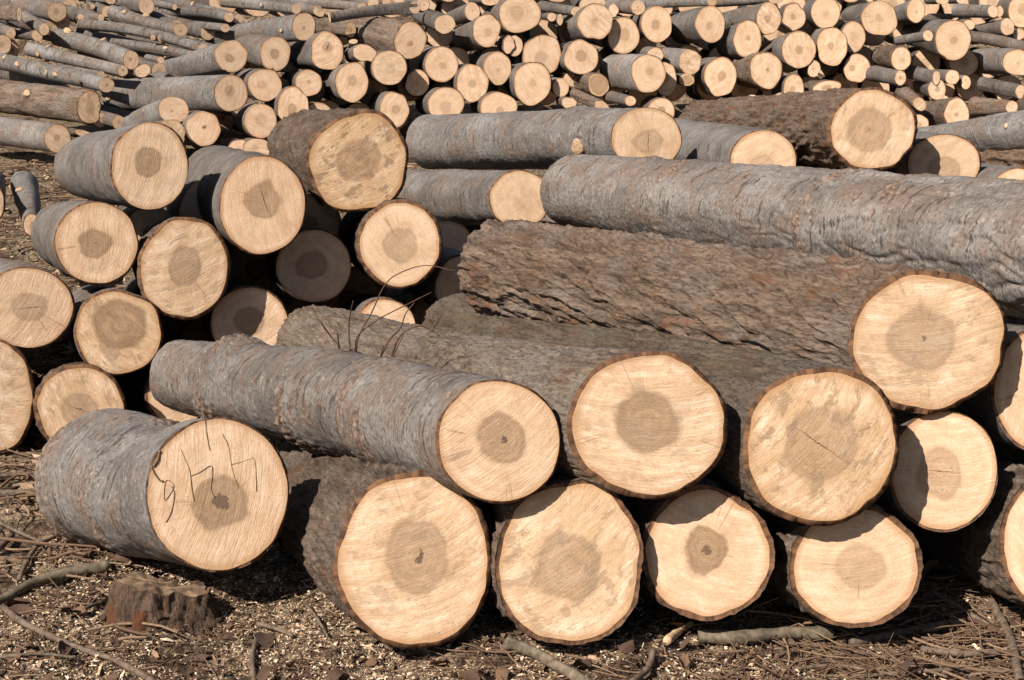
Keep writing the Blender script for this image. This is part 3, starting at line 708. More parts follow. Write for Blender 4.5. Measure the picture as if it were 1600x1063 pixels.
rear('long bluish log with five pale knots and torn bark, left edge', 166, 133, 13, 12, (-15, 92, 14), -0.25, 0.7, h=(0, 0, .2), knots=((8, 92, 4), (27, 101, 4), (72, 113, 3.5), (88, 115, 4), (126, 128, 4)), q='thin', tone=(0, 1.0, 0))
rear('oblique pale end behind the thick short grey log', 223, 111, 13, 10, (200, 108, 9), 0.0, 0.4, rot=-.4, h=(0, 0, .1))
rear('rough brown log at left with rotten orange end', 140, 168, 21, 26, (-20, 148, 25), -0.3, 0.8, bark='r', tone=(.15, 1.05, 0), stain=.9, h=(.1, .05, .45), hd=.95, knots=((40, 148, 6),), notch=((0.1, .5, .12),))
rear('lowest grey log at the left edge of the rear pile', 90, 217, 21, 23, (-25, 202, 23), -0.35, 0.8, h=(0, 0, .25), tone=(.25, 1.1, 0))
rear('split log piece on the ground right of the lowest left log', 133, 210, 17, 6, (112, 207, 7), -0.2, 0.3, rot=.3, bark='r', h=(0, 0, .1), stain=.5)
rear('log end tip at the very top edge, left part', 173, 1, 8, 6, (125, -4, 6), 0.4, 0.4, h=(0, 0, .15))
rear('small pointed branch end in the dark hole at upper left', 145, 10, 4, 4, (138, 4, 4), 0.4, 0.3, h=(0, 0, .1), nm=1)
rear('slanted reddish cut end beside the dark hole at upper left', 167, 18, 8, 9, (152, 13, 7), 0.3, 0.3, rot=.6, h=(0, 0, .1))
rear('pale short log behind the curved branch, upper left', 158, 28, 5, 6, (138, 27, 6), 0.25, 0.2, h=(0, 0, .1))
rear('small pale cut tip at the start of the curved branch', 126, 27, 5, 5, (120, 33, 5), 0.2, 0.2, h=(0, 0, .1), nm=1)
rear('knotty grey log with bright small end, crossing above the curved branch', 282, 47, 12, 10, (176, 20, 12), 0.05, 0.4, h=(0, .1, .22), knots=((228, 24, 5), (195, 19, 3)), q='thin', bend=(0, 3))
rear('long curved thin grey branch sloping right through the upper left', 318, 76, 8, 8, (126, 38, 9), 0.0, 0.5, h=(0, 0, .2), knots=((240, 58, 5), (252, 62, 5)), q='thin', bend=(0, -7))
rear('thin grey log with upright stub behind the thick short one', 300, 86, 8, 8, (178, 66, 9), 0.12, 0.4, h=(0, 0, .2), knots=((258, 74, 4),), q='thin')
rear('tiny cut branch end beside the thick short grey log', 251, 94, 6, 5, (230, 90, 5), -0.1, 0.2, h=(0, 0, .1), nm=1)
rear('log with flat pale end at the top edge, upper left', 229, 10, 12, 13, (196, 4, 12), 0.2, 0.4, h=(0, 0, .25))
rear('thin stick end right of the flat pale end, near top', 273, 11, 4, 5, (238, 4, 6), 0.3, 0.3, h=(0, 0, .1), nm=1)
rear('curved grey branch crossing below the top edge, left of centre', 358, 27, 8, 8, (248, 22, 8), 0.15, 0.4, h=(0, 0, .2), q='thin', bend=(0, -6), nm=1)
rear('grey thin log running from the top edge down right', 372, 30, 8, 8, (255, -3, 8), 0.25, 0.4, h=(0, 0, .2), q='thin', nm=1, knots=((300, 6, 3),))
rear('grey thin log hidden behind the small bright end', 352, 44, 7, 7, (288, 38, 7), 0.2, 0.3, h=(0, 0, .2), q='thin', nm=1)
rear('thin grey log with orange split tip under the top edge', 463, 14, 8, 8, (348, 3, 8), 0.12, 0.4, h=(0, 0, .1), q='thin', tone=(.1, 1, 0), knots=((408, 8, 3),))
rear('long pale grey log along the top edge, left of centre', 566, 11, 8, 7, (380, -5, 9), 0.25, 0.5, h=(0, 0, .1), q='thin', tone=(.1, 1.05, 0))
rear('brownish stub end behind the round end near the top', 498, 18, 10, 8, (470, 12, 9), 0.2, 0.3, h=(0, 0, .2), rot=.6, stain=.8)
rear('small round end at the top edge, left of the forked branch', 583, 5, 9, 8, (560, 2, 8), 0.2, 0.3, h=(0, 0, .12))
rear('small broken end at the top edge over the forked branch', 604, 3, 7, 7, (590, 2, 6), 0.2, 0.3, h=(0, 0, .1), nm=1)
rear('grey forked branch rising right near the top', 648, 12, 9, 10, (515, 28, 8), 0.05, -0.2, h=(0, 0, .12), q='thin', bend=(0, -3))
rear('small knotty end at the top edge right of the forked branch', 661, 6, 10, 12, (640, 4, 9), 0.1, 0.4, h=(.1, .2, .14))
rear('grey log with torn brown end behind the big brown-barked one', 548, 47, 9, 13, (485, 38, 14), 0.2, 0.3, stain=1.0, bark='r', tone=(.3, .9, 0))
# bigger ends at left centre
rear('grey log with clawed heart, bark running far left', 361, 88, 27, 25, (232, 118, 18), -0.15, 0.7, h=(-.08, .05, .33), notch=((1.9, .12, .08),), tone=(.0, 1, 0))
rear('long grey log with a check left of its heart, bark running far left', 361, 146, 27, 29, (178, 150, 25), -0.25, 0.7, h=(0, -.05, .33), crack=.02, tone=(.05, 1, 0), knots=((174, 155, 4),))
rear('small pale end just above the topmost log of the left stack', 271, 172, 24, 22, (205, 196, 18), -0.3, 0.6, h=(-.05, .05, .12), tone=(0, .95, 0))
rear('round end with star-shaped heart, low at left', 318, 201, 27, 28, (296, 196, 23), -0.3, 0.9, h=(0, -.1, .2), hd=.9, crack=.05)
rear('log end mostly hidden behind the topmost log of the left stack', 266, 210, 25, 24, (205, 214, 20), -0.2, 0.6, stain=.6)
rear('grey log with scratched bark and small round heart, near the top', 475, 42, 19, 22, (330, 60, 15), 0.0, 0.5, h=(0, .05, .2), knots=((437, 48, 3),), tone=(.0, 1.0, 0))
rear('pale end split from its top edge to the heart', 430, 84, 25, 27, (375, 72, 20), -0.05, 0.7, h=(0, .1, .33), notch=((1.75, .1, .12), (-1.5, .1, .06)))
rear('round end with keyhole-shaped heart crack', 511, 80, 27, 30, (465, 85, 22), 0.0, 0.8, h=(.03, -.15, .28), pith=.08, crack=.03)
rear('end with heart off to the left, below the split pale end', 414, 133, 27, 26, (382, 128, 22), -0.05, h=(-.2, .0, .35))
rear('small oval end with tiny heart, between two big ones', 482, 130, 22, 21, (455, 130, 18), 0.1, h=(0, 0, .13))
rear('round end with long oval heart left of the odd split end', 550, 129, 27, 31, (515, 126, 24), -0.05, h=(0, -.05, .3))
rear('tall end with heart and streak below it, left of centre', 458, 168, 26, 32, (438, 164, 26), 0.0, h=(0, 0, .25))
rear('round end with faint grey heart, at right of the long check log', 407, 189, 26, 28, (380, 184, 23), -0.05, h=(0, 0, .35), hd=.6)
rear('shaded half end above the squarish stained log', 497, 184, 24, 24, (475, 178, 20), 0.12)
rear('end tip showing above the star-check log', 402, 232, 22, 16, (380, 228, 14), -0.1)
rear('end tip behind the star-check log, further left', 375, 236, 20, 18, (355, 230, 15), -0.05)
rear('log with odd snout-shaped split end', 570, 84, 20, 14, (552, 86, 14), -0.2, 0.5, rot=.25, irr=.07, h=(-.1, -.2, .08), notch=((1.2, .5, .2),))
rear('tiny cut end above the snout-shaped split end', 552, 65, 7, 4, (550, 80, 7), -0.1, 0.3, h=(0, 0, .1), nm=1)
rear('round end touched by the shadow of the snout-shaped one', 608, 106, 28, 28, (585, 102, 23), -0.05, h=(.05, .05, .25), hd=.55)
rear('big brown-barked log with small round heart, near the top', 641, 64, 26, 31, (556, 44, 22), -0.1, 0.7, bark='r', tone=(.35, .95, 0), h=(0, .05, .16))
rear('round end with wide faint heart right of a half-shaded small one', 690, 101, 27, 28, (668, 97, 23), -0.02, h=(0, 0, .33), hd=.6)
rear('small end half shaded at its left', 652, 130, 19, 21, (640, 127, 17), 0.2, h=(0, 0, .2), hd=.4)
rear('round end with dark centred heart right of the squarish log', 616, 172, 24, 28, (590, 168, 23), -0.05, h=(0, 0, .25))
rear('end cut off below by the long blue-grey log, left of the tall oval', 697, 163, 29, 27, (670, 158, 22), -0.05, h=(0, .1, .28), hd=.8)
rear('tall oval end with dark round heart', 738, 130, 25, 31, (722, 126, 25), -0.05, h=(.05, .0, .22))
rear('end with small dark heart right of the tall oval', 777, 107, 22, 27, (755, 103, 21), 0.05, h=(.05, .05, .16))
rear('end just above the long blue-grey log, under the tall oval pair', 779, 168, 29, 25, (755, 163, 20), -0.05, h=(0, .1, .3))
rear('end with shaded upper left corner under two small ones', 760, 48, 23, 25, (715, 62, 19), 0.1, 0.7, h=(.1, 0, .25))
rear('kidney-shaped small end in front of a black gap near the top', 695, 38, 17, 15, (655, 22, 13), 0.0, 0.6, rot=-.4, h=(-.1, 0, .12), tone=(.2, .6, 0))
rear('small end with brown bark right of the kidney-shaped one', 738, 18, 12, 15, (705, 30, 11), 0.0, 0.5, h=(0, 0, .1), tone=(.5, .8, 0))
rear('end cut by the top edge left of the large pale one', 766, 1, 14, 8, (740, 0, 8), 0.1, h=(0, 0, .1))
rear('small upright pale slab between two round ends', 795, 70, 9, 14, (788, 68, 12), 0.15, 0.5, irr=.1, h=(0, 0, .05))
rear('largest pale end at the top edge, centre', 812, 22, 33, 31, (775, 30, 24), -0.1, 0.9, h=(-.05, -.1, .33), hd=.55)
# centre
rear('thin log end between the large pale end and its right neighbour', 900, 18, 8, 8, (845, 10, 9), 0.0, 0.3, h=(0, 0, .2), q='thin', nm=1)
rear('left of two tiny twin ends in the dark gap near the top', 862, 27, 7, 7, (850, 25, 6), 0.1, 0.3, h=(0, 0, .1), nm=1)
rear('right of two tiny twin ends in the dark gap near the top', 875, 31, 5, 9, (862, 30, 7), 0.12, 0.3, h=(0, 0, .2), stain=.7, nm=1)
rear('round end with crossed heart right of the tiny twins', 930, 34, 28, 29, (885, 46, 22), -0.08, 0.8, h=(-.05, -.05, .28), crack=.02)
rear('end almost wholly in shadow, below the large pale one', 847, 86, 31, 32, (830, 82, 26), 0.28, h=(0, .05, .3))
rear('half-shadowed end at the right side of the pale slab', 804, 72, 13, 17, (796, 70, 14), 0.2, h=(0, 0, .1))
rear('round end with squashed heart beneath the crossed heart', 908, 90, 27, 28, (882, 92, 23), -0.05, h=(-.05, -.1, .3))
rear('end with dark shadow along its left side, near top centre', 974, 56, 26, 29, (950, 52, 23), 0.1, h=(0, 0, .3), hd=.6)
rear('round end with antler-shaped heart', 1026, 38, 25, 29, (1008, 36, 24), -0.08, h=(.0, -.1, .33), irr=.03)
rear('small round end on a grey log at the top edge, centre right', 997, 12, 11, 12, (955, 8, 11), -0.1, 0.3, h=(0, 0, .12))
rear('broken little pale end under the small round one', 958, 17, 9, 10, (950, 12, 8), 0.05, 0.3, irr=.1, h=(0, 0, .05))
rear('lopsided end with pointed left side above the blue-grey log', 832, 131, 29, 35, (805, 124, 26), -0.1, h=(.1, 0, .22), notch=((3.6, .4, -.08),), rot=.2, hd=.6)
rear('small round end right of the lopsided one', 876, 137, 13, 15, (866, 133, 12), 0.0, 0.5, h=(0, 0, .1))
rear('old brown weathered end among pale ones', 935, 133, 17, 19, (910, 128, 15), 0.0, 0.5, stain=1.0, h=(0, 0, .8), hd=1.0, bark='r', tone=(.3, .9, 0))
rear('squarish end with forked heart on pale-barked log', 1013, 115, 27, 31, (962, 112, 27), -0.2, 0.6, h=(-.0, -.05, .3), irr=.045, tone=(.1, 1.25, 0), pith=0)
rear('small end peeping over the squarish forked heart', 1024, 86, 13, 12, (1010, 84, 11), -0.05, 0.4, h=(0, 0, .1))
rear('sunlit half of an end behind the squarish forked heart', 1040, 124, 18, 27, (1028, 120, 20), 0.0, 0.4)
rear('ochre end on a grey stub above a splintered one', 1078, 97, 18, 20, (1042, 92, 17), -0.1, 0.4, h=(-.05, .05, .12), stain=.5, tone=(.1, 1.1, 0))
rear('splintered dark stub below the ochre end', 1073, 125, 12, 10, (1055, 122, 10), 0.05, 0.3, stain=1.0, h=(0, 0, .8))
rear('large round end with tailed heart right of the ochre end', 1126, 120, 27, 30, (1098, 116, 25), -0.1, h=(.08, .0, .25))
rear('round end with tiny dark pith and ragged bark', 1197, 110, 26, 31, (1158, 112, 23), -0.1, 0.7, h=(.05, -.1, .2), pith=.06, bark='r', tone=(.3, 1.0, 0))
rear('end with two-part heart beside the antler-shaped one', 1110, 38, 24, 29, (1054, 44, 23), -0.08, 0.7, h=(.0, .05, .25), hd=.5, tone=(.2, .9, 0))
rear('end with curled heart on dark grey log', 1168, 61, 23, 29, (1128, 70, 22), -0.05, 0.7, h=(0, .05, .22), tone=(.1, .75, 0))
rear('end on a thinner log at right of the two-part heart', 1201, 29, 20, 25, (1130, 33, 13), -0.02, 0.6, h=(-.05, .05, .22), stain=.4)
rear('end with bitten left side near the top', 1240, 27, 20, 21, (1225, 24, 17), 0.05, h=(0, .05, .2), notch=((3.2, .25, .14), (-.9, .2, .1)))
rear('low flat end on the ground behind the blue-grey log', 985, 158, 9, 8, (950, 150, 9), -0.1, 0.3, h=(0, 0, .1))
rear('forked grey piece lying low in the middle', 940, 166, 13, 8, (890, 144, 10), -0.1, 0.3, rot=.3, irr=.08, h=(0, 0, .1), bark='r')
rear('pale chunk low beside the forked grey piece', 889, 161, 12, 9, (876, 158, 8), -0.05, 0.3, irr=.09, h=(0, 0, .05))
rear('shaded low end left of the dark brown thick log', 1033, 174, 22, 21, (1018, 168, 18), 0.0, 0.6)
rear('grey log lying along the top edge, right of centre', 1113, 2, 8, 8, (1003, 6, 8), 0.0, 0.4, h=(0, 0, .1), q='thin', stain=.9, tone=(0, 1, 0))
rear('second grey log along the top edge, further right', 1212, 0, 11, 6, (1118, 4, 8), 0.1, 0.4, h=(0, 0, .1), q='thin', tone=(.3, .8, 0))
rear('tiny flat stub end left of the dark brown log top', 1176, 154, 9, 6, (1174, 166, 8), -0.15, 0.3, h=(0, 0, .1), nm=1)
rear('small end on a branch stub by the dark brown log', 1219, 158, 11, 13, (1195, 166, 11), -0.2, 0.4, h=(0, 0, .1))
rear('long log half buried in shadow in the middle row', 1010, 77, 18, 18, (960, 74, 16), 0.5, 0.8, tone=(.2, .7, 0))
# right
rear('end with broad heart and knob, cut by the top edge', 1290, 20, 23, 26, (1268, 22, 22), 0.0, h=(.05, .1, .2))
rear('bright end with dot in its heart, right of the ragged bark one', 1248, 78, 27, 30, (1205, 84, 20), -0.15, 0.8, h=(.05, .05, .25), pith=.04)
rear('tilted oval end with small round heart', 1300, 73, 25, 31, (1280, 66, 24), -0.15, h=(-.05, -.05, .25), rot=-.15)
rear('pale white end behind the tilted oval', 1333, 58, 19, 26, (1318, 54, 20), 0.05, h=(0, 0, .3), hd=.35)
rear('large round end with dark round heart, upper right', 1374, 29, 28, 29, (1330, 26, 16), -0.1, 0.8, h=(0, -.03, .28))
rear('oval end with tiny core right of the large dark heart', 1431, 17, 15, 19, (1404, 24, 15), -0.05, 0.5, h=(0, 0, .12))
rear('end just touching the top edge left of the slim log', 1472, 1, 10, 6, (1450, 0, 7), 0.05, 0.4, h=(0, 0, .1))
rear('second end touching the top edge, above the slim log', 1502, 0, 8, 6, (1485, 0, 6), 0.05, 0.4, h=(0, 0, .1))
rear('slim grey log ending in a round end under the top edge', 1552, 18, 9, 10, (1494, 17, 11), -0.1, 0.3, h=(0, 0, .15), q='thin', tone=(.2, .9, 0))
rear('small second end glued behind the slim grey log', 1562, 18, 6, 9, (1545, 17, 8), 0.0, 0.3, h=(0, 0, .1), nm=1)
rear('big end with grey heart in the top right corner', 1597, 18, 23, 25, (1565, 14, 20), -0.05, h=(0, 0, .35), hd=.5)
rear('large round end with beaked heart, upper right', 1489, 63, 29, 32, (1425, 50, 20), -0.12, 0.9, h=(.08, .05, .22), tone=(.2, .8, 0))
rear('thin log with small pale end against the beaked-heart log', 1450, 56, 8, 9, (1402, 64, 7), -0.3, 0.3, h=(0, 0, .15), q='thin', nm=1)
rear('small tawny end peeping from behind the beaked-heart log', 1514, 39, 10, 8, (1490, 34, 7), 0.1, 0.4, h=(0, 0, .1))
rear('round small end on a bent branch, far right', 1574, 42, 11, 14, (1522, 46, 6), -0.05, 0.3, h=(0, -.1, .2), tone=(.4, .7, 0))
rear('long brown branch crossing at the right edge', 1612, 78, 9, 9, (1510, 57, 9), -0.05, 0.4, h=(0, 0, .15), q='thin', bark='s', tone=(.7, .8, 0), nm=1, bend=(0, -3))
rear('pale square end at the right edge above the brown branch', 1593, 54, 10, 9, (1578, 52, 7), 0.1, 0.3, irr=.08, h=(0, 0, .05))
rear('end with grey heart under the thin log at right', 1408, 92, 17, 19, (1375, 88, 15), -0.1, 0.5, h=(0, .05, .22), bark='r', tone=(.3, .8, 0))
rear('round end half shaded at its left, right of the dark gap', 1339, 107, 21, 23, (1325, 104, 19), 0.05, h=(-.3, 0, .3))
rear('short thin log with ringed end low at right', 1407, 122, 9, 12, (1362, 115, 12), -0.2, 0.3, h=(0, 0, .2), q='thin', tone=(.4, .75, 0))
rear('short thin log with end in shade right of the ringed one', 1463, 122, 6, 11, (1422, 112, 11), -0.15, 0.3, h=(0, 0, .1), q='thin', tone=(.5, .75, 0))
rear('left of two small pale ends below a big shaded end', 1488, 121, 11, 12, (1462, 118, 10), -0.05, 0.4, h=(0, -.1, .12))
rear('right of two small pale ends below a big shaded end', 1509, 129, 8, 11, (1495, 126, 9), -0.05, 0.4, h=(0, -.2, .15), nm=1)
rear('big end wholly in shadow under the beaked-heart log', 1505, 98, 24, 23, (1490, 95, 20), 0.25, 0.8)
rear('grey log with half-lit end at the right edge', 1590, 98, 24, 21, (1530, 96, 20), -0.05, 0.5, h=(0, 0, .1), tone=(.2, 1.0, 0))
rear('small ringed end low beside the bright dotted heart', 1272, 108, 10, 13, (1255, 110, 10), 0.0, 0.5, h=(0, 0, .15), rot=.3)
rear('half-shaded pointed end over the dark brown log', 1240, 142, 17, 26, (1222, 138, 19), 0.0, 0.6)
rear('flat end resting on the dark brown log bark', 1292, 137, 24, 11, (1262, 138, 11), -0.1, 0.4, rot=-.15, bark='r')
rear('splintered log with pale torn side behind the dark brown log end', 1437, 163, 12, 10, (1410, 143, 12), -0.2, 0.3, rot=.9, stain=.7, bark='r', tone=(.5, 1, 0), h=(0, 0, .05))
rear('end lying in shade behind the splintered log', 1464, 140, 14, 17, (1440, 132, 14), 0.0, 0.5)
rear('round end with tiny core above the pale blue-grey log', 1495, 178, 21, 25, (1456, 180, 21), -0.25, 0.5, h=(0, 0, .14), hd=.6, bark='r', tone=(.3, .8, 0))
rear('log end cut off between dark brown log and tiny-core end', 1433, 197, 18, 19, (1420, 194, 16), -0.2, 0.5)
rear('dark branch low at the right edge under the half-lit log', 1596, 144, 10, 11, (1534, 131, 11), -0.15, 0.3, h=(0, 0, .1), q='thin', tone=(.6, .65, 0), nm=1)
rear('low rough log with orange end at the right edge', 1581, 168, 10, 11, (1522, 166, 15), -0.2, 0.3, h=(0, 0, .1), bark='r', stain=.6, tone=(.3, 1, 0))
rear('dark rough log at the right edge beside the orange end', 1625, 168, 26, 26, (1594, 164, 20), -0.25, 0.5, bark='r', tone=(.4, .8, 0))
rear('grey stub bark between the beaked-heart log and slim log', 1500, 36, 14, 14, (1450, 34, 12), 0.3, 0.5, tone=(.3, .6, 0))
# tops of logs cut by the upper edge
for k, (x, y, r_) in enumerate(((700, -12, 16), (870, -16, 21), (1330, -13, 18))):
    rear('grey log almost above the frame, at the top edge %s' % ('left of the largest pale end', 'right of the largest pale end', 'above the pale white end')[k],
         x, y, r_, r_, (x - 60, y - 2, r_ * .85), 0.35, 0.6)
# logs deeper inside the rear pile, seen only as dark shapes through the gaps
rgd = random.Random(4)
deep_i = 0
NAMED = list(REAR)
def deep(x, y, r_, far, dy, dYf, **kw):
    global deep_i
    deep_i += 1
    if deep_i in DEEP_SKIP: return
    best = min(NAMED, key=lambda n: math.hypot(n[1] - x, n[2] - y))
    dx, dz = x - best[1], y - best[2]
    where = ('right of' if dx > 0 else 'left of') if abs(dx) > abs(dz) else ('below' if dz > 0 else 'above')
    w = best[0].replace(',', '').split()[:8]
    while w[-1] in ('of', 'the', 'a', 'an', 'and', 'with', 'right', 'left', 'from', 'under', 'over', 'at', 'in', 'on', 'above', 'below', 'behind', 'between', 'beside', 'by', 'its', 'to', 'through', 'half', 'small', 'two', 'dark', 'tiny', 'top', 'big', 'rear', 'near', 'cut', 'far', 'upper', 'crossing', 'running', 'small', 'round', 'bark', 'orange'): w.pop()
    lab = 'dark log glimpsed in shade %s the %s' % (where, ' '.join(w))
    if lab in DEEP_LABELS: return
    DEEP_LABELS.add(lab)
    rear(lab, x, y, r_, r_, far, dy, dYf, irr=0.02, q='deep', **kw)
for row, y0 in enumerate((8, 52, 96, 140, 184)):
    for k in range(25):
        x = 352 + k * 52 + (26 if row % 2 else 0) + rgd.uniform(-6, 6); y = y0 + rgd.uniform(-5, 5)
        if y0 > 150 and x > 620: continue
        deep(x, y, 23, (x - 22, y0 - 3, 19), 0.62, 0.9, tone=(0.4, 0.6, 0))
for k in range(22):
    x = rgd.uniform(-10, 330); y = rgd.uniform(4, 190)
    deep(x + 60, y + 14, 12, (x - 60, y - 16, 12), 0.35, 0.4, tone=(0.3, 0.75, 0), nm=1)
# ------------------------------------------------------------------ marks scribbled on the front left log
def on_face(key, x, y, lift=0.0):
    g = LOGS[key]; d = ray(x, y); n = g['nf']
    return C + d * (np.dot(g['P'] + n * lift - C, n) / np.dot(d, n))
def scribble(key, pts, w=0.0007):
    g = LOGS[key]; n = g['nf']
    p = np.array([on_face(key, a, b, 0.0012) for a, b in pts])
    V, q, t = tube(p, w, 6, 5, len(pts), 0.1)
    o = mesh_obj('pencil_mark', V, q, t, (MARK,), g['root'], g['org'])
z = lambda px, py: (200 + px / 3.321, 600 + py / 3.321)
for st in ([(400, 185), (408, 260), (424, 345)], [(488, 260), (520, 320), (533, 400), (548, 470), (572, 535)],
           [(533, 420), (590, 405), (640, 388), (658, 395), (664, 470), (666, 558)],
           [(274, 340), (300, 400), (320, 450), (330, 540), (343, 608)], [(325, 478), (370, 460), (430, 425), (437, 470), (430, 545), (450, 590)],
           [(215, 500), (195, 505), (188, 560), (190, 603), (210, 585), (238, 530), (215, 500)], [(225, 530), (240, 570), (225, 660), (197, 718)]):
    scribble('FL', [z(*a) for a in st])
# strip of bark torn loose at the rim of that log, and the crack beside it
scribble('FL', [z(118, 425), z(140, 470), z(165, 500), z(182, 505)], 0.0022)
scribble('FL', [z(165, 345), z(155, 390), z(130, 430)], 0.003)

# ------------------------------------------------------------------ stump, sticks and twigs
def rough_stump():
    c = on_ground(252, 955, 0.0); R = 0.104; H = 0.066
    na, ml = 120, 34
    ph = np.arange(na) * 2 * math.pi / na
    ol = 1 + 0.10 * np.cos(2 * ph + 1) + 0.06 * np.cos(3 * ph) + 0.05 * np.cos(5 * ph + 2)
    V = []
    for t in np.linspace(0, 1, ml):
        r = R * ol * (1.42 - 0.45 * t ** 0.6)
        p = np.stack([np.cos(ph) * r, np.sin(ph) * r * 0.75, np.full(na, -0.03 + t * (H + 0.03)) + t * (0.022 * np.cos(ph + 2.2) + 0.016 * pn(np.stack([np.cos(ph) * 2, np.sin(ph) * 2, 0 * ph], 1)))], 1)
        n = np.stack([np.cos(ph), np.sin(ph), 0 * ph], 1)
        d = 0.010 * (1 - np.minimum(1, np.abs(pn(p * np.array([48, 48, 7.0]) + 4)) * 2)) + 0.006 * fbm(p * np.array([30, 30, 12.0]), 3) + 0.004 * fbm(p * np.array([110, 110, 30.0]), 2)
        V.append(c + p + n * d[:, None])
    top = V[-1]; cc = top.mean(0)
    o = empty('stump', c); tag(o, 'low dark red-brown tree stump in front of the scribbled log', 'stump')
    V = np.concatenate(V); k = np.arange(na); k1 = (k + 1) % na
    q = np.concatenate([np.stack([i * na + k, i * na + k1, (i + 1) * na + k1, (i + 1) * na + k], 1) for i in range(ml - 1)])
    mesh_obj('stump_side', V, q, None, (ROUGH,), o, c, True, None, {'rest': V, 'tone': (1.0, 0.62, 0.0)})
    rings = [cc + (top - cc) * f for f in (1.0, .8, .6, .4, .2)]
    T = np.concatenate(rings + [cc[None]]); T[na:, 2] += 0.010 * fbm(T[na:] * 26, 4)
    q = np.concatenate([np.stack([i * na + k, i * na + k1, (i + 1) * na + k1, (i + 1) * na + k], 1) for i in range(4)])
    t = np.stack([4 * na + k, 4 * na + k1, np.full(na, 5 * na)], 1)
    mesh_obj('cut_top', T, q, t, (STUMP_T,), o, c)
STUMP = mat_simple('stump_bark', (0.035, 0.020, 0.014), (0.135, 0.072, 0.046), 60.0, 0.9, 0.9, stretch=(1, 1, .3))
STUMP_T = mat_simple('stump_top', (0.09, 0.058, 0.038), (0.28, 0.185, 0.115), 40.0, 0.9, 0.8)
rough_stump()

def stick(label, pts, r, mat=None, name='stick', group='sticks lying on the ground', lift=1.0, cut=False, r2=None):
    px = px2m(on_ground(*pts[0]))
    P = []
    for (a, b) in pts:
        g = on_ground(a, b, 0.0); hgt = float(ground_h(np.array([g[0]]), np.array([g[1]]))[0])
        P.append(on_ground(a, b, hgt + r * px * 0.8 * lift + 0.010))
    P = np.array(P); rr = np.linspace(r, r2 if r2 else r * 0.75, len(P)) * px
    V, q, t = tube(P, rr, 9, 7, int(pts[0][0]), 0.07)
    org = P.mean(0)
    if cut:
        nt = len(t) // 2
        o = empty(name, org); tag(o, label, 'stick', group)
        mesh_obj('bark', V, q, t[nt:], (mat or TWIG,), o, org)
        n0 = unit(P[0] - P[1])
        ring = V[:9] + n0 * 0.001
        mesh_obj('cut_end', np.vstack([ring, (ring.mean(0) + n0 * 0.001)[None]]), None, [(i, (i + 1) % 9, 9) for i in range(9)], (FIBRE,), o, org)
    else:
        tag(mesh_obj(name, V, q, t, (mat or TWIG,), None, org), label, 'stick', group)

stick('long dark stick running diagonally to the bottom edge, left', [(5, 950), (40, 975), (110, 1008), (180, 1032), (245, 1068)], 5.5)
stick('thick olive stick pointing at the scribbled log from the left edge', [(170, 884), (120, 893), (60, 908), (0, 938), (-30, 950)], 9, TWIG_O)
stick('slim crooked stick crossing the olive one', [(30, 905), (45, 872), (62, 850), (88, 838)], 4.5)
stick('short thick stick at the left edge above the olive one', [(-8, 862), (20, 836)], 6)
stick('brown thin stick falling right towards the crooked one', [(-5, 815), (30, 832), (62, 846)], 3.2)
stick('grey stick in shade under the scribbled log', [(62, 902), (110, 888), (178, 880)], 6, TWIG_O)
stick('pale stick at the left edge beneath the stack', [(-10, 744), (30, 742), (60, 738)], 3.5)
stick('thick grey stick at the left edge below the pale one', [(-10, 772), (30, 770), (62, 768)], 7)
stick('thin stick leaning toward the stump from the left', [(130, 952), (160, 940), (182, 930)], 3)
stick('mossy bent stick leaving the bottom edge in the middle', [(788, 1003), (830, 1018), (880, 1046), (935, 1078)], 10.5, TWIG_O)
stick('upturned curved stick right of the mossy bent one', [(1021, 1018), (1012, 1045), (985, 1068)], 6)
stick('stout pale-barked stick with cut end at right front', [(1092, 994), (1160, 996), (1230, 990), (1300, 990)], 12, TWIG_O, cut=True, r2=11)
stick('long brown stick from the stout one to the right', [(1330, 1006), (1400, 990), (1460, 978), (1505, 970)], 7.5)
stick('branching stick rising left under the right log', [(1452, 922), (1500, 950), (1540, 975), (1585, 1002)], 5.5)
stick('red thin stick below the branching one', [(1440, 950), (1510, 966), (1560, 988), (1610, 1022)], 3.5, TWIG_R)
stick('dark stick standing out at the lower right corner', [(1550, 944), (1578, 995), (1592, 1055), (1600, 1075)], 8, cut=True)
stick('flat grey stick lying in the litter at lower right', [(1440, 1014), (1500, 1022), (1562, 1020)], 6)
stick('thin arched stick near the bottom edge at right', [(1238, 1046), (1300, 1040), (1350, 1046), (1400, 1055)], 3.2)
stick('upright reddish stick at the bottom edge, left of centre', [(398, 1075), (394, 1030), (400, 1000)], 5.5)
stick('thin dark stick under the big brown log', [(478, 945), (495, 965), (512, 995)], 2.4)
stick('short orange stick right of the stump', [(402, 975), (430, 982), (458, 994)], 4)
stick('thin pale stick in the litter at lower left', [(0, 1027), (60, 1022), (120, 1028)], 3.0, TWIG_O)
stick('knobbly piece of bark under the half shaded log', [(1042, 1002), (1062, 985), (1080, 975)], 7, FIBRE)
stick('long thin stick across the litter at lower right', [(1215, 1004), (1300, 1012), (1390, 1030), (1480, 1058)], 3.0)
stick('thin stick along the bottom right edge', [(1330, 1058), (1430, 1050), (1540, 1046), (1620, 1056)], 3.5)

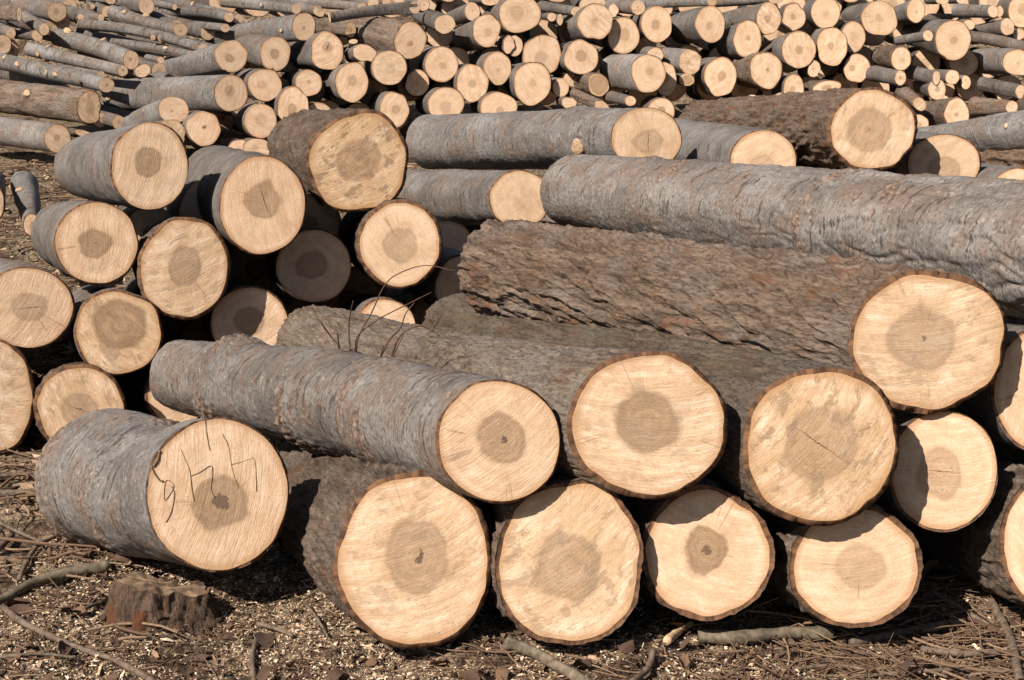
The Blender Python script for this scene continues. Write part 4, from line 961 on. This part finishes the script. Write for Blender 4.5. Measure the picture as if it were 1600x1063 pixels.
def sprig(label, chains, Y0):
    P0 = at(*chains[0][0], Y0)
    o = empty('twig', P0); tag(o, label, 'twig', 'thin twigs growing between the logs')
    rg = np.random.RandomState(len(chains))
    for ch in chains:
        n = len(ch)
        ys = Y0 + np.cumsum(rg.normal(0, 0.02, n))
        P = np.array([at(a, b, yy) for (a, b), yy in zip(ch, ys)])
        V, q, t = tube(P, np.linspace(0.0026, 0.0011, n), 6, 6, n)
        mesh_obj('shoot', V, q, t, (TWIG_R,), o, P0)
sprig('spray of bare twigs arching up behind the ring-scarred grey log', [[(556, 560), (560, 527), (580, 490), (600, 448), (622, 428), (665, 415), (712, 424)],
      [(556, 560), (558, 527), (590, 500), (640, 474), (674, 457)], [(548, 560), (545, 515), (548, 488), (552, 470)], [(546, 558), (522, 532), (502, 505), (488, 482)],
      [(530, 545), (528, 528), (527, 520)]], 4.05)
sprig('second smaller spray of bare twigs right of the arching one', [[(590, 568), (608, 532), (625, 514), (634, 490), (648, 473)], [(608, 570), (624, 527), (650, 510), (672, 515), (688, 526)],
      [(608, 570), (622, 540), (632, 520)], [(592, 566), (600, 540)], [(676, 517), (682, 505), (690, 494)]], 3.95)

# ------------------------------------------------------------------ litter: chips, sawdust, dead leaves, bits of twig
def flakes(name, n, region, size, aspect, mat, label, cat, seed, curl=0.25, lift=0.004, mask=None, nx=1):
    rg = np.random.RandomState(seed)
    x0, x1, y0, y1 = region
    X = rg.uniform(x0, x1, n * 2); Y = y0 + (y1 - y0) * rg.uniform(0, 1, n * 2) ** 1.2
    if mask is not None:
        keep = mask(X, Y, rg); X = X[keep]; Y = Y[keep]
    X = X[:n]; Y = Y[:n]; n = len(X)
    Z = ground_h(X, Y) + lift * rg.uniform(0.2, 1.6, n)
    L = size[0] + (size[1] - size[0]) * rg.uniform(0, 1, n) ** 2.2; W = L * rg.uniform(aspect[0], aspect[1], n)
    az = rg.uniform(0, 6.283, n); tl = rg.normal(0, 0.45, n); rl = rg.normal(0, 0.45, n)
    u = np.stack([np.cos(az) * np.cos(tl), np.sin(az) * np.cos(tl), np.sin(tl)], 1)
    w = np.stack([-np.sin(az) * np.cos(rl), np.cos(az) * np.cos(rl), np.sin(rl)], 1)
    nn = np.cross(u, w)
    c = np.stack([X, Y, Z], 1)
    th = 0.12 * W
    # a thin bent chip: 6 top corners and one keel point under each end
    pts = []
    for (a, b, hgt) in ((-1, -.7, 0), (-1, .6, 0), (0, 1, curl), (1, .55, 0), (1, -.6, 0), (0, -1, curl)):
        j = rg.uniform(0.75, 1.2, n)
        pts.append(c + u * (a * L * 0.5 * j)[:, None] + w * (b * W * 0.5 * j)[:, None] + nn * (hgt * W)[:, None])
    pts.append(c - nn * th[:, None])
    V = np.stack(pts, 1).reshape(-1, 3)
    b = np.arange(n)[:, None] * 7
    q = np.concatenate([b + np.array([[0, 1, 2, 5]]), b + np.array([[5, 2, 3, 4]])])
    t = np.concatenate([b + np.array([[i, 6, (i + 1) % 6]]) for i in range(6)])
    tint = np.repeat(rg.uniform(0, 1, n), 7)
    o = mesh_obj(name, V, q, t, (mat,), None, None, False, None, {'tint': np.stack([tint, tint, tint], 1)})
    return tag(o, label, cat, None, 'stuff')

def dusty(X, Y, rg):
    v = 1.5 * pn(np.stack([X * 3.4, Y * 6.0, 0 * X], 1)) + 0.5 * pn(np.stack([X * 14, Y * 14, 0 * X + 5], 1))
    left = np.where(X < -0.05, 0.5, 0.0)
    return v + left + rg.normal(0, 0.18, len(X)) > 0.02

def sweepings(name, n, region, size, mat, label, cat, seed, lift, mask=None, dark=1.0):
    """tiny four-cornered splinters of wood"""
    rg = np.random.RandomState(seed); x0, x1, y0, y1 = region
    X = rg.uniform(x0, x1, n * 3); Y = y0 + (y1 - y0) * rg.uniform(0, 1, n * 3) ** 1.25
    if mask is not None:
        k = mask(X, Y, rg); X = X[k]; Y = Y[k]
    X = X[:n]; Y = Y[:n]; n = len(X)
    c = np.stack([X, Y, ground_h(X, Y) + lift * rg.uniform(0, 1.5, n)], 1)
    L = size[0] + (size[1] - size[0]) * rg.uniform(0, 1, n) ** 2.5
    pts = np.stack([c + rg.normal(size=(n, 3)) * (L * 0.55)[:, None] * np.array([1, 1, 0.55]) for _ in range(4)], 1)
    V = pts.reshape(-1, 3); b = np.arange(n)[:, None] * 4
    t = np.concatenate([b + np.array([f]) for f in ((0, 1, 2), (0, 2, 3), (0, 3, 1), (1, 3, 2))])
    tint = np.repeat(rg.uniform(0, 1, n) ** dark, 4)
    return tag(mesh_obj(name, V, None, t, (mat,), None, None, False, None, {'tint': np.stack([tint] * 3, 1)}), label, cat, None, 'stuff')

def leaves(name, n, region, size, mat, label, seed):
    rg = np.random.RandomState(seed); x0, x1, y0, y1 = region
    VV = []; QQ = []; TT = []
    gu, gv = np.meshgrid(np.linspace(-1, 1, 6), np.linspace(-1, 1, 5), indexing='ij')
    gu = gu.ravel(); gv = gv.ravel()
    idx = (np.arange(5)[:, None] * 5 + np.arange(4)[None]).ravel()
    q0 = np.stack([idx, idx + 1, idx + 6, idx + 5], 1)
    for i in range(n):
        x = rg.uniform(x0, x1); y = y0 + (y1 - y0) * rg.uniform() ** 1.2
        L = size[0] + (size[1] - size[0]) * rg.uniform() ** 1.5
        w = np.sqrt(np.clip(1 - np.abs(gu) ** 2.2, 0.02, 1)) * rg.uniform(0.5, 0.75)
        a = rg.uniform(0, 6.28)
        lx = gu * L * 0.5; ly = gv * w * L * 0.5
        cu, cv = rg.normal(0, 0.30), rg.normal(0.2, 0.45)
        lz = L * (cu * gu ** 2 * 0.5 + cv * (gv * w) ** 2 * 0.9) + 0.10 * L * pn(np.stack([gu * 1.7 + i * 3.1, gv * 1.7, 0 * gu + i], 1))
        tl, rl = rg.normal(0, 0.3), rg.normal(0, 0.3)
        lz = lz + lx * tl + ly * rl
        P = np.stack([x + lx * math.cos(a) - ly * math.sin(a), y + lx * math.sin(a) + ly * math.cos(a), lz], 1)
        gz = float(ground_h(np.array([x]), np.array([y]))[0])
        P[:, 2] += gz - P[:, 2].min() + rg.uniform(-0.004, 0.006)
        VV.append(P); QQ.append(q0 + i * 30); TT.append(np.full(30, rg.uniform()))
    t = np.concatenate(TT)
    return tag(mesh_obj(name, np.concatenate(VV), np.concatenate(QQ), None, (mat,), None, None, True, None, {'tint': np.stack([t] * 3, 1)}), label, 'leaves', None, 'stuff')

def bits(name, n, region, length, rad, mat, label, seed, lift=0.006):
    rg = np.random.RandomState(seed); x0, x1, y0, y1 = region
    VV = []; QQ = []; TI = []; na = 5; ph = np.arange(na) * 2 * math.pi / na; m = 5; b0 = 0
    k = np.arange(na); k1 = (k + 1) % na
    q0 = np.concatenate([np.stack([i * na + k, (i + 1) * na + k, (i + 1) * na + k1, i * na + k1], 1) for i in range(m - 1)])
    X = rg.uniform(x0, x1, n); Y = y0 + (y1 - y0) * rg.uniform(0, 1, n) ** 1.2; Z = ground_h(X, Y)
    for i in range(n):
        L = length[0] + (length[1] - length[0]) * rg.uniform() ** 2.5; r = rad[0] + (rad[1] - rad[0]) * rg.uniform() ** 2
        a = rg.normal(0.1, 1.2); d = np.array([math.cos(a), math.sin(a), rg.normal(0, 0.10)]); s_ = np.array([-math.sin(a), math.cos(a), 0])
        u = np.linspace(-0.5, 0.5, m)
        c = np.array([X[i], Y[i], Z[i] + r + lift * rg.uniform(0, 2)]) + u[:, None] * L * d + (rg.normal(0, 0.35) * L * (u ** 2))[:, None] * s_ + rg.normal(0, 0.25 * r, (m, 3))
        rr = r * np.linspace(1, 0.6, m)
        P = c[:, None] + rr[:, None, None] * (np.cos(ph)[None, :, None] * s_ + np.sin(ph)[None, :, None] * np.array([0, 0, 1.0]))
        VV.append(P.reshape(-1, 3)); QQ.append(q0 + b0); b0 += m * na; TI.append(np.full(m * na, rg.uniform()))
    t = np.concatenate(TI)
    return tag(mesh_obj(name, np.concatenate(VV), np.concatenate(QQ), None, (mat,), None, None, True, None, {'tint': np.stack([t] * 3, 1)}), label, 'litter', None, 'stuff')

BITM = mat_tint('litter_twig', ((0.105, 0.064, 0.043), (0.20, 0.125, 0.080), (0.31, 0.205, 0.13)))
FR = (-1.25, 1.35, 3.02, 4.1)
sweepings('sawdust', 62000, FR, (0.0018, 0.0085), CHIP, 'pale sawdust and small wood chips strewn over the soil', 'sawdust', 3, 0.004, dusty, 1.6)
sweepings('soil_crumbs', 16000, FR, (0.003, 0.016), LEAFM, 'dark crumbs of soil and bark between the sawdust', 'soil', 13, 0.005)
flakes('wood_chips', 900, FR, (0.010, 0.038), (0.12, 0.4), CHIP, 'larger pale and brown wood chips in the litter', 'chips', 4, lift=0.008)
leaves('dead_leaves', 420, FR, (0.02, 0.065), LEAFM, 'crumpled dark dead leaves in the litter', 5)
bits('twig_litter', 1300, FR, (0.02, 0.20), (0.0008, 0.0032), BITM, 'small broken twigs and bark strips in the litter', 6)
bits('twig_tangle', 800, (0.45, 1.4, 3.05, 3.75), (0.05, 0.34), (0.001, 0.0042), BITM, 'denser tangle of fine twigs at the lower right', 16, 0.012)
bits('far_litter', 2600, (-4.2, -0.6, 4.3, 11.3), (0.05, 0.35), (0.003, 0.010), BITM, 'bark strips and twigs on the ground between the piles', 8, 0.01)
sweepings('far_chips', 9000, (-4.2, -0.6, 4.3, 11.3), (0.006, 0.03), CHIP, 'pale chips on the ground between the piles', 'chips', 9, 0.01, None, 0.5)

bits('twig_tangle', 110, (-1.5, -0.85, 3.3, 4.6), (0.06, 0.40), (0.0015, 0.006), BITM, 'tangle of dry twigs left of the scribbled log', 26, 0.012)
